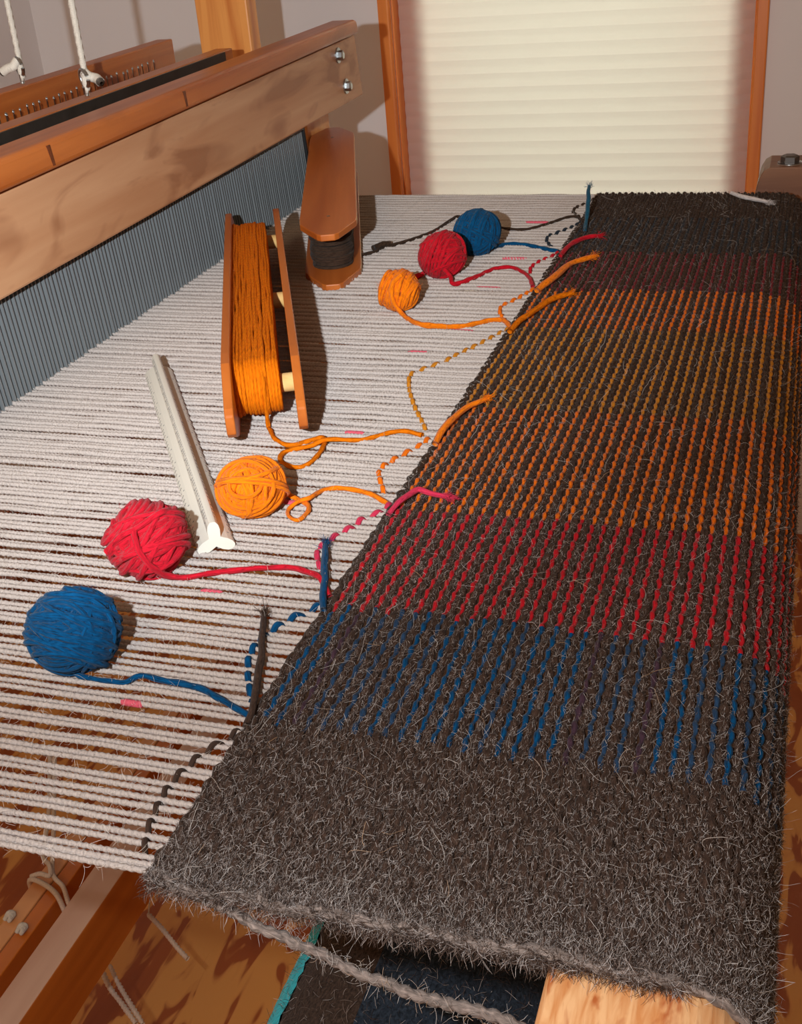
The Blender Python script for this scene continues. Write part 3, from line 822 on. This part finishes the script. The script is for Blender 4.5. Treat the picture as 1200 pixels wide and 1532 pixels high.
yend([(-0.2016, 0.8397, 0.004), (-0.198, 0.8583, 0.006), (-0.1919, 0.8841, 0.006), (-0.1859, 0.9077, 0.006), (-0.1786, 0.9201, 0.006), (-0.1731, 0.9257, 0.006), (-0.1699, 0.9293, 0.006)], .0024, M['amber'], 'amber yarn end just below the maroon stripe')
yend([(-0.203, 0.6372, 0.003), (-0.2017, 0.6555, 0.006), (-0.1995, 0.6748, 0.006), (-0.1957, 0.6906, 0.006), (-0.1911, 0.699, 0.006), (-0.1861, 0.7065, 0.006)], .0021, M['orange'], 'bright orange yarn end half way along the fell')
yend([(-0.2031, 0.5441, 0.003), (-0.1997, 0.5542, 0.006), (-0.1968, 0.5637, 0.006), (-0.1934, 0.571, 0.006), (-0.1872, 0.5686, 0.006), (-0.1807, 0.5663, 0.006), (-0.1723, 0.5643, 0.006)], .0017, M['rose'], 'rose-red yarn end crooked over the orange stripe')
yend([(-0.2039, 0.4452, 0.003), (-0.2098, 0.4615, 0.005), (-0.2161, 0.48, 0.005), (-0.221, 0.4929, 0.005), (-0.2252, 0.505, 0.005)], .0018, M['blue'], 'blue yarn end lying up across the warp under the red strand', flat=1.0)
yend([(-0.2055, 0.357, 0.002), (-0.2051, 0.3637, 0.004), (-0.2096, 0.3798, 0.004), (-0.2163, 0.399, 0.004), (-0.2237, 0.4168, 0.004), (-0.2316, 0.4375, 0.004)], .0017, M['brown'], 'dark grey-brown yarn end lying across the blue stitches')
yend([(-0.0668, 1.2611, 0.0065), (-0.0549, 1.2499, 0.005), (-0.0429, 1.2415, 0.0045), (-0.0284, 1.2307, 0.0045)], .0021, M['white'], 'short white yarn end on the far brown edge')

# handspun cord hanging slack below the near selvage
rp = yarn_obj('selvage_cord', [(-0.2041, 0.271, 0.0015), (-0.1954, 0.27, -0.0025), (-0.1843, 0.268, -0.0032), (-0.1755, 0.266, -0.0038), (-0.1629, 0.263, -0.0055), (-0.148, 0.26, -0.0069), (-0.1362, 0.258, -0.0078), (-0.1225, 0.256, -0.0105), (-0.1055, 0.254, -0.0124), (-0.0911, 0.252, -0.012), (-0.0771, 0.25, -0.0102), (-0.0615, 0.246, -0.0112), (-0.05, 0.236, -0.02)], .00185, M['greywool'], None, lobes=2, twist=600, sides=10, wob=0.0003)
tag(rp, 'grey-brown twisted wool cord hanging slack below the near cloth edge', 'cord')
N = 500
pp = spline([(-0.2041, 0.271, 0.0015), (-0.1755, 0.266, -0.0038), (-0.1362, 0.258, -0.0078), (-0.1055, 0.254, -0.0124), (-0.0615, 0.246, -0.0112)], N)
d = rng.normal(0, 1, (N, 3)); d /= np.linalg.norm(d, axis=1)[:, None]
hairs('cord_fuzz', pp + rng.normal(0, .0012, (N, 3)), d, rng.uniform(0.002, 0.008, N), rng.uniform(0.00003, 0.00006, N), hm2, rp, 0.6)

# ------------------------------------------------------------------ roll of finished cloth below
ro = thing('cloth_roll', (-0.14, 0.75, -0.31), 'dark cloth roll with turquoise edge stripe seen below the breast beam', 'cloth roll')
cx, cz, R0 = -0.14, -0.22, 0.087
def arcband(a0, a1, R, mat, name, th=0.004, rag=0.0):
    n = 26
    ys2 = np.linspace(0.20, 1.27, 240)
    A = np.linspace(math.radians(a0), math.radians(a1), n)
    vs = []
    for a in A:
        e = rng.normal(0, rag, len(ys2)) if rag else np.zeros(len(ys2))
        for i, yy in enumerate(ys2):
            aa = a + (e[i] if a in (A[0], A[-1]) else 0)
            rr = R + 0.0006 * math.sin(yy / SETT * math.pi) * (1 if rag else 0) 
            vs.append((cx + rr * math.cos(aa), yy, cz + rr * math.sin(aa)))
    m = len(ys2)
    fs = [[i * m + j, i * m + j + 1, (i + 1) * m + j + 1, (i + 1) * m + j] for i in range(n - 1) for j in range(m - 1)]
    uv = np.array([(v[1] * 4, math.atan2(v[2] - cz, v[0] - cx) * R0 * 4) for v in vs])
    return finish(name, vs, fs, mat, ro, True, uv)
mroll = yarn('rolled_brown_wool', srgb(64, 50, 42), 0.4, 1.7, (120, 160), sheen=0.05)
mrollb = yarn('rolled_navy_wool', srgb(40, 48, 58), 0.35, 1.7, (120, 160), sheen=0.05)
v_, f_, u_ = tube(np.array([(cx, 0.2, cz), (cx, 0.7, cz), (cx, 1.27, cz)]), R0 - 0.003, 48)
finish('roll_core', v_, f_, mroll, ro, True, u_)
arcband(104, 138, R0, mroll, 'brown_band')
arcband(20, 104, R0, mrollb, 'navy_band')
arcband(138, 178, R0 + 0.0008, M['turq'], 'turquoise_band', rag=0.008)
N = 6000
aa = np.radians(rng.uniform(50, 150, N))
roots = np.stack([cx + (R0 + .0004) * np.cos(aa), rng.uniform(0.25, 0.7, N), cz + (R0 + .0004) * np.sin(aa)], 1)
nn_ = np.stack([np.cos(aa), np.zeros(N), np.sin(aa)], 1)
d = nn_ * 0.5 + rng.normal(0, 1, (N, 3)); d /= np.linalg.norm(d, axis=1)[:, None]
hairs('roll_fuzz', roots, d, rng.uniform(0.003, 0.008, N), rng.uniform(0.00004, 0.00008, N), hm1, ro, 0.5)

# ------------------------------------------------------------------ yarn balls
CX, CY, CF = np.array(_r[0]), np.array(_r[1]), np.array(_r[2])     # photo directions, used only to say how the winding lies
def yarn_ball(c, R, mat, label, groups, yr, tail, tail_r, squash=1.0, seed=0, extra_tail=None):
    g_rng = np.random.default_rng(seed)
    c = np.array(c, float)
    t = thing('yarn_ball', (c[0], c[1], 0.0), label, 'yarn ball', 'balls of weft yarn')
    # core
    bpts = []
    nu, nv = 20, 14
    for i in range(nv + 1):
        ph = math.pi * i / nv
        for j in range(nu):
            th = 2 * math.pi * j / nu
            q = np.array([math.sin(ph) * math.cos(th), math.sin(ph) * math.sin(th), math.cos(ph) * squash])
            bpts.append(c + q * (R - yr * 2.1))
    fs = [[i * nu + j, (i + 1) * nu + j, (i + 1) * nu + (j + 1) % nu, i * nu + (j + 1) % nu] for i in range(nv) for j in range(nu)]
    finish('core', bpts, fs, mat, t, True, np.array([(p[0] * 60, p[2] * 60) for p in bpts]))
    for (axis, n, spread, lift, jit) in groups:
        A = Acc()
        ax0 = unit(axis)
        for k in range(n):
            ax = unit(ax0 + g_rng.normal(0, jit, 3))
            u = unit(np.cross(ax, [0.31, 0.17, 0.93]))
            w = np.cross(ax, u)
            d = spread * (2 * (k + 0.5) / n - 1) + g_rng.normal(0, 0.02)
            d = max(-0.93, min(0.93, d))
            Rk = R - yr + lift * yr + g_rng.normal(0, 0.55) * yr
            rad = Rk * math.sqrt(1 - d * d)
            seg = 44
            th = np.linspace(0, 2 * np.pi, seg, endpoint=False)
            wob = 1 + 0.035 * np.sin(2 * th + g_rng.uniform(0, 6)) + 0.022 * np.sin(3 * th + g_rng.uniform(0, 6))
            p = rad * wob[:, None] * (np.cos(th)[:, None] * u + np.sin(th)[:, None] * w) + ax * (d * Rk) + ax * (0.03 * Rk * np.sin(th + g_rng.uniform(0, 6)))[:, None]
            p[:, 2] *= squash
            p = c + p
            p[:, 2] = np.maximum(p[:, 2], 0.0022)
            A.add(*tube(p, yr * (1 + g_rng.normal(0, 0.08)), 6, closed=True))
        A.build('winding', mat, t)
    yarn_obj('loose_strand', tail, tail_r, mat, t, sides=9, lobes=2, twist=260, wob=0.0002, amt=0.08)
    if extra_tail:
        yarn_obj('loose_strand', extra_tail, tail_r, mat, t, sides=8)
    N = 260
    q = g_rng.normal(0, 1, (N, 3)); q /= np.linalg.norm(q, axis=1)[:, None]
    q[:, 2] = abs(q[:, 2])
    dd = q * 0.5 + g_rng.normal(0, .8, (N, 3)); dd /= np.linalg.norm(dd, axis=1)[:, None]
    hairs('ball_fuzz', c + q * R * np.array([1, 1, squash]) * 0.98, dd, g_rng.uniform(.002, .006, N), g_rng.uniform(.00003, .00005, N), mat, t, 0.6)
    return t

yarn_ball((-0.3013, 0.3838, 0.0194), 0.0206, M['blue'], 'large petrol blue yarn ball nearest the front edge of the warp',
          [(CY + 0.9 * CF + .3 * CX, 20, .9, -0.6, .10), (CX + 0.4 * CY, 14, .9, -0.2, .15), (CF + 0.3 * CX - 0.2 * CY, 10, .8, 0.0, .12), (-CY + 0.22 * CX + 0.25 * CF, 24, .82, 0.55, .09), (-CY + 0.5 * CX, 9, .5, 0.95, .12)], 0.00145,
          [(-0.3005, 0.3740, 0.006), (-0.2945, 0.3722, 0.003), (-0.2845, 0.372, 0.0025), (-0.2727, 0.3724, 0.0025), (-0.2673, 0.3781, 0.0028), (-0.2551, 0.3775, 0.0025), (-0.2394, 0.3761, 0.0025), (-0.2256, 0.371, 0.0025), (-0.2134, 0.3653, 0.0025), (-0.2043, 0.3611, 0.0018)], 0.0014, 0.95, 1)
yarn_ball((-0.3084, 0.4678, 0.0193), 0.0205, M['red'], 'bright scarlet yarn ball beside the white triangular ruler',
          [(CX + .3 * CF, 16, .9, -0.5, .12), (CY + CF, 16, .85, -0.2, .14), (CX * 0.9 + CY * 0.55 + .3 * CF, 18, .85, 0.4, .10), (CY * 1.0 + CX * .45 - .2 * CF, 7, .45, 1.1, .10)], 0.00165,
          [(-0.3047, 0.4560, 0.0362), (-0.3047, 0.4514, 0.0338), (-0.3027, 0.4487, 0.029), (-0.3008, 0.4474, 0.0238), (-0.2982, 0.4481, 0.0178), (-0.2957, 0.4509, 0.0125), (-0.2935, 0.4561, 0.0066), (-0.2876, 0.4618, 0.0025), (-0.2771, 0.4678, 0.0025), (-0.2659, 0.4726, 0.0025), (-0.2513, 0.4779, 0.0025), (-0.2373, 0.4805, 0.003), (-0.2242, 0.4774, 0.0035), (-0.214, 0.47, 0.0045), (-0.2058, 0.4587, 0.002)], 0.0016, 0.95, 2,
          [(-0.3223, 0.4505, 0.021), (-0.3117, 0.4494, 0.0312), (-0.3034, 0.453, 0.035), (-0.2975, 0.4619, 0.0377), (-0.2956, 0.4677, 0.0375), (-0.297, 0.475, 0.034)])
yarn_ball((-0.2814, 0.5398, 0.0160), 0.0185, M['orange'], 'bright orange yarn ball between the ruler and its own looped strand',
          [(CX + .3 * CY, 14, .9, -0.5, .12), (CF + .2 * CY, 22, .92, 0.1, .06), (CX + 0.15 * CF - .1 * CY, 10, .7, 0.0, .2), (CF + 0.28 * CX + .12 * CY, 9, .55, .7, .10), (CY * 1 - .2 * CX - .25 * CF, 2, .15, 1.1, .05)], 0.00135,
          [(-0.2705, 0.5560, 0.008), (-0.2665, 0.556, 0.004), (-0.2620, 0.5550, 0.0025), (-0.2517, 0.5476, 0.0028), (-0.2494, 0.5375, 0.0025), (-0.2519, 0.5307, 0.0025), (-0.2586, 0.5343, 0.0025), (-0.2617, 0.5419, 0.0025), (-0.2581, 0.5482, 0.0045), (-0.2529, 0.5516, 0.0052), (-0.2519, 0.5618, 0.0035), (-0.2485, 0.5692, 0.0025), (-0.2401, 0.5714, 0.0028), (-0.2258, 0.5693, 0.0025), (-0.216, 0.5642, 0.0025), (-0.2079, 0.558, 0.0018)], 0.0014, 0.86, 3,
          [(-0.2955, 0.529, 0.020), (-0.2951, 0.5277, 0.0227), (-0.2861, 0.5255, 0.0272), (-0.2748, 0.5275, 0.0286), (-0.2681, 0.5349, 0.0286), (-0.2669, 0.5466, 0.0262)])
yarn_ball((-0.3062, 0.8934, 0.0163), 0.0172, M['orange'], 'small orange yarn ball in front of the far red ball',
          [(CX + .3 * CY, 14, .9, -0.4, .12), (CF, 16, .9, 0.0, .1), (CX + 0.3 * CY - .15 * CF, 14, .8, 0.5, .10), (CX - 0.2 * CF + .35 * CY, 3, .15, 1.0, .05)], 0.00145,
          [(-0.3004, 0.8844, 0.032), (-0.3056, 0.8786, 0.0282), (-0.3068, 0.875, 0.021), (-0.3055, 0.8746, 0.014), (-0.3026, 0.8765, 0.0063), (-0.2958, 0.8712, 0.0025), (-0.2796, 0.8549, 0.0025), (-0.2618, 0.8502, 0.0025), (-0.2433, 0.8519, 0.0025), (-0.2299, 0.8624, 0.0025), (-0.2182, 0.8697, 0.0025), (-0.2105, 0.8641, 0.0025), (-0.2038, 0.8509, 0.002)], 0.0020, 0.96, 4)
yarn_ball((-0.2955, 0.9854, 0.0196), 0.0207, M['redfar'], 'crimson yarn ball touching the far blue ball',
          [(CX + .3 * CY, 14, .9, -0.5, .12), (CF + .3 * CX, 18, .9, 0.0, .1), (CY + 0.3 * CX, 16, .85, .2, .12), (CX + 0.5 * CY - .2 * CF, 12, .6, 0.6, .12)], 0.00145,
          [(-0.2895, 0.969, 0.012), (-0.2841, 0.9675, 0.006), (-0.2788, 0.9584, 0.0025), (-0.2723, 0.9607, 0.0025), (-0.2624, 0.9804, 0.0025), (-0.2528, 1.0026, 0.0025), (-0.2388, 1.0074, 0.0025), (-0.2246, 0.9923, 0.0025), (-0.2152, 0.9756, 0.0025), (-0.2086, 0.9555, 0.002)], 0.0018, 0.95, 5,
          [(-0.308, 0.972, 0.008), (-0.3130, 0.9725, 0.004), (-0.3185, 0.9700, 0.0025), (-0.3205, 0.9760, 0.0025), (-0.314, 0.983, 0.0025)])
yarn_ball((-0.2813, 1.0557, 0.0201), 0.0212, M['bluefar'], 'dark petrol blue yarn ball furthest back on the warp',
          [(CX + .3 * CY, 14, .9, -0.5, .12), (CF + .3 * CX, 18, .9, 0.0, .1), (CY - 0.3 * CX, 14, .85, .2, .12), (CX + 0.35 * CY - .2 * CF, 14, .75, 0.6, .10)], 0.00155,
          [(-0.273, 1.0425, 0.009), (-0.2690, 1.0600, 0.005), (-0.2614, 1.0788, 0.0025), (-0.2511, 1.0814, 0.0025), (-0.2387, 1.0773, 0.0025), (-0.2243, 1.069, 0.0025), (-0.2062, 1.0588, 0.002)], 0.0019, 0.95, 6)

# ------------------------------------------------------------------ shuttles
def board_outline(L, Wd, ch, tip):
    h = Wd / 2
    pts = [(0, -tip / 2), (0.004, -tip / 2 - 0.0035), (ch * 0.55, -h * 0.72), (ch * 0.9, -h * 0.965), (ch * 1.25, -h)]
    pts = [(u, w) for u, w in pts]
    low = pts + [(L - u, w) for u, w in reversed(pts)]
    return low + [(u, -w) for u, w in reversed(low)]
def shuttle(o, eu, ev, ew, L, Wd, sep, label, wool, wrap, strand):
    """o: middle of the near tip; eu along, ev from board to board, ew across the board's width"""
    o = np.array(o, float); eu, ev, ew = unit(eu), unit(ev), unit(ew)
    P = lambda u, v, w: o + eu * u + ev * v + ew * w
    t = thing('stick_shuttle', tuple(P(L / 2, 0, 0) * np.array([1, 1, 0])), label, 'shuttle', 'wooden yarn shuttles')
    out = board_outline(L, Wd, 0.046, 0.012)
    th = 0.0058
    n = len(out)
    rot = Matrix((tuple(eu), tuple(ev), tuple(ew))).transposed().to_4x4()
    for s in (-1, 1):
        a = Acc()
        va = [(u, s * sep / 2 - th / 2, w) for u, w in out] + [(u, s * sep / 2 + th / 2, w) for u, w in out]
        a.add(va, [list(range(n)), list(range(2 * n - 1, n - 1, -1))], None, 0)
        base = va
        a.f += [[i, n + i, n + (i + 1) % n, (i + 1) % n] for i in range(n)]
        a.mi += [1 if wrap == 'flat' and abs(out[i][1]) > Wd * 0.45 and abs(out[(i + 1) % n][1]) > Wd * 0.45 else 0 for i in range(n)]
        V = np.vstack(a.v)
        me_o = finish('side_board', V, a.f, M['shuttle'], None, False, None, a.mi, [M['plyedge']], origin=(0, 0, 0))
        me_o.parent = t
        me_o.matrix_local = Matrix.Translation(Vector(o - LOC[t.name])) @ rot
        bevelled(me_o, 0.0009, 2)
    for u in (0.062, L * 0.5, L - 0.062):
        v_, f_, u_ = cyl(P(u, -sep / 2, 0), P(u, sep / 2, 0), 0.0062, 18)
        finish('dowel', v_, f_, M['dowel'], t)
    for u in (0.062, L - 0.062):
        a = Acc()
        for s in (-1, 1):
            a.add(*tube(np.stack([P(u, s * (sep / 2 + th / 2 - 0.0004), 0), P(u, s * (sep / 2 + th / 2 + 0.0003), 0)]), 0.0016, 10)[:2])
        a.build('nail_head', M['steel'], t)
    # yarn wound lengthwise round the end dowels
    A = Acc()
    v0, v1, layers = strand
    u1, u2 = 0.062, L - 0.062
    for ly in range(layers):
        r = 0.0075 + ly * 0.0034
        m = int((v1 - v0) / 0.0019) - (1 if ly == layers - 1 else 0)
        for k in range(m):
            v = v0 + (k + 0.5) * (v1 - v0) / m + random.uniform(-.0006, .0006)
            rr = r + random.uniform(-.0012, .0012)
            th_ = np.linspace(-np.pi / 2, np.pi / 2, 10)
            pa = [(u2 + rr * math.cos(q), v, rr * math.sin(q)) for q in th_]
            st = [(u2 + (u1 - u2) * f, v + random.uniform(-.0007, .0007), rr + random.uniform(-.0007, .0007)) for f in np.linspace(0.06, 0.94, 12)]
            pb = [(u1 - rr * math.cos(q), v, -rr * math.sin(q)) for q in th_]
            sb = [(u1 + (u2 - u1) * f, v, -rr) for f in (0.25, 0.5, 0.75)]
            loop = np.array([P(*x) for x in pa + st + pb + sb])
            A.add(*tube(loop, 0.0014 + random.uniform(-.0002, .0003), 6, closed=True))
    A.build('yarn_winding', wool, t)
    return t, P

d1 = np.array([-0.4155, 0.9096, 0.0])
s1, P1 = shuttle((-0.2985, 0.6040, 0.0272), d1, (0.9096, 0.4155, 0), (0, 0, 1), 0.484, 0.052, 0.0440, 'orange-wound wooden shuttle lying on edge across the warp', M['amber'], 'edge', (-0.0185, 0.0105, 4))
yarn_obj('loose_strand', [tuple(P1(0.05, 0.0, 0.014)), tuple(P1(0.042, 0.0, 0.004)), (-0.3205, 0.6500, 0.0035), (-0.3165, 0.6440, 0.0025), (-0.3075, 0.6311, 0.0025), (-0.2952, 0.6237, 0.0025), (-0.2868, 0.6289, 0.0025), (-0.2786, 0.6372, 0.0025), (-0.2734, 0.6308, 0.003), (-0.2704, 0.6134, 0.0035), (-0.2727, 0.5988, 0.0025), (-0.2795, 0.594, 0.0025), (-0.2895, 0.5991, 0.0025), (-0.2942, 0.608, 0.0025), (-0.2921, 0.6161, 0.0025), (-0.2802, 0.6238, 0.003), (-0.2700, 0.6278, 0.0062), (-0.2517, 0.6379, 0.0025), (-0.2379, 0.6501, 0.0025), (-0.2282, 0.6546, 0.0025), (-0.2152, 0.6512, 0.002)], 0.0015, M['amber'], s1, lobes=2, twist=260, sides=9, amt=0.1)
d2 = unit(np.array([-0.163, 0.452, 0.005]))
s2, P2 = shuttle((-0.3815, 0.937, 0.0252), d2, np.cross(unit(np.cross(d2, (0, 0, 1))), d2), np.cross(d2, (0, 0, 1)), 0.484, 0.052, 0.0440, 'brown wooden shuttle lying flat near the reed end, wound with black-brown yarn', M['blackbrown'], 'flat', (-0.0185, 0.0185, 4))
yarn_obj('loose_strand', [tuple(P2(0.05, -0.012, 0.012)), (-0.3925, 1.005, 0.010), (-0.3927, 1.0257, 0.005), (-0.3872, 1.0426, 0.0025), (-0.3809, 1.0518, 0.0025), (-0.3787, 1.0655, 0.0025), (-0.3695, 1.0751, 0.0025), (-0.3558, 1.0966, 0.0025), (-0.3438, 1.126, 0.0025), (-0.3385, 1.1616, 0.0025), (-0.3335, 1.18, 0.0025), (-0.3195, 1.1644, 0.0025), (-0.3017, 1.1494, 0.0025), (-0.2784, 1.1373, 0.0025), (-0.2539, 1.1329, 0.0025), (-0.2376, 1.1505, 0.0025), (-0.2224, 1.176, 0.0025), (-0.212, 1.1812, 0.0025), (-0.2018, 1.161, 0.002)], 0.0016, M['blackbrown'], s2, lobes=2, twist=260, sides=9, amt=0.1)
yarn_obj('splice', [(-0.3835, 1.0535, 0.005), (-0.3780, 1.0640, 0.006), (-0.3720, 1.0710, 0.005)], 0.0026, M['blackbrown'], s2)

# ------------------------------------------------------------------ triangular scale ruler
near = np.array([-0.2838, 0.4933, 0.0014]); far = np.array([-0.4423, 0.7283, 0.0014])
eu = unit(far - near); LR = np.linalg.norm(far - near)
ev = np.array([-eu[1], eu[0], 0.0]) * -1.0      # towards the right-hand side of the ruler
ew = np.array([0, 0, 1.0])
ru = thing('scale_ruler', tuple((near + far) / 2 * np.array([1, 1, 0])), 'white triangular scale ruler lying between the red and orange balls', 'ruler')
RT = 0.0112; cz_ = 0.0057
prof = []
for k in range(3):
    a = math.radians(90 + 120 * k)
    t_ = np.array([math.cos(a), math.sin(a)]); s_ = np.array([-math.sin(a), math.cos(a)])
    prof += [t_ * RT * 0.55 - s_ * 0.0034, t_ * RT * 0.80 - s_ * 0.0029, t_ * RT * 0.97 - s_ * 0.0017, t_ * RT * 1.0 - s_ * 0.0008, t_ * RT * 1.0 + s_ * 0.0008, t_ * RT * 0.97 + s_ * 0.0017, t_ * RT * 0.80 + s_ * 0.0029, t_ * RT * 0.55 + s_ * 0.0034]
    m_ = math.radians(150 + 120 * k)
    prof.append(np.array([math.cos(m_), math.sin(m_)]) * 0.0036)
n = len(prof)
vs = [near + ev * p[0] + ew * (p[1] + cz_) for p in prof] + [far + ev * p[0] + ew * (p[1] + cz_) for p in prof]
fs = [[i, n + i, n + (i + 1) % n, (i + 1) % n] for i in range(n)] + [list(range(n)), list(range(2 * n - 1, n - 1, -1))]
finish('ruler_body', vs, fs, M['ivory'], ru, smooth=False)
def tick_part(arm, side, step, name):
    a_ = math.radians(90 + 120 * arm)
    t_ = np.array([math.cos(a_), math.sin(a_)]); s_ = np.array([-math.sin(a_), math.cos(a_)]) * side
    A = Acc()
    k = 0
    u = 0.008
    while u < LR - 0.008:
        ln = 0.30 if k % 4 == 0 else 0.17
        hw = lambda q: float(np.interp(q, [.55, .80, .97], [.0034, .0029, .0017]))
        pa = t_ * RT * 0.92 + s_ * (hw(0.92) + 0.00008)
        pb = t_ * RT * (0.92 - ln) + s_ * (hw(0.92 - ln) + 0.00008)
        c = []
        for q, du in ((pa, 0), (pa, 0.0005), (pb, 0.0005), (pb, 0)):
            c.append(near + eu * (u + du) + ev * q[0] + ew * (q[1] + cz_))
        nrm = ev * s_[0] + ew * s_[1]
        c2 = [x + nrm * 0.00012 for x in c]
        A.add(c + c2, [[4, 5, 6, 7], [7, 6, 5, 4], [0, 1, 5, 4], [1, 2, 6, 5], [2, 3, 7, 6], [3, 0, 4, 7]])
        u += step
        k += 1
    o = A.build(name, M['tick'], ru, smooth=False)
    o['kind'] = 'stuff'
tick_part(1, -1, 0.0052, 'graduation_marks')
tick_part(0, 1, 0.0036, 'graduation_marks')
tick_part(2, 1, 0.0052, 'graduation_marks')
tick_part(0, -1, 0.0052, 'graduation_marks')
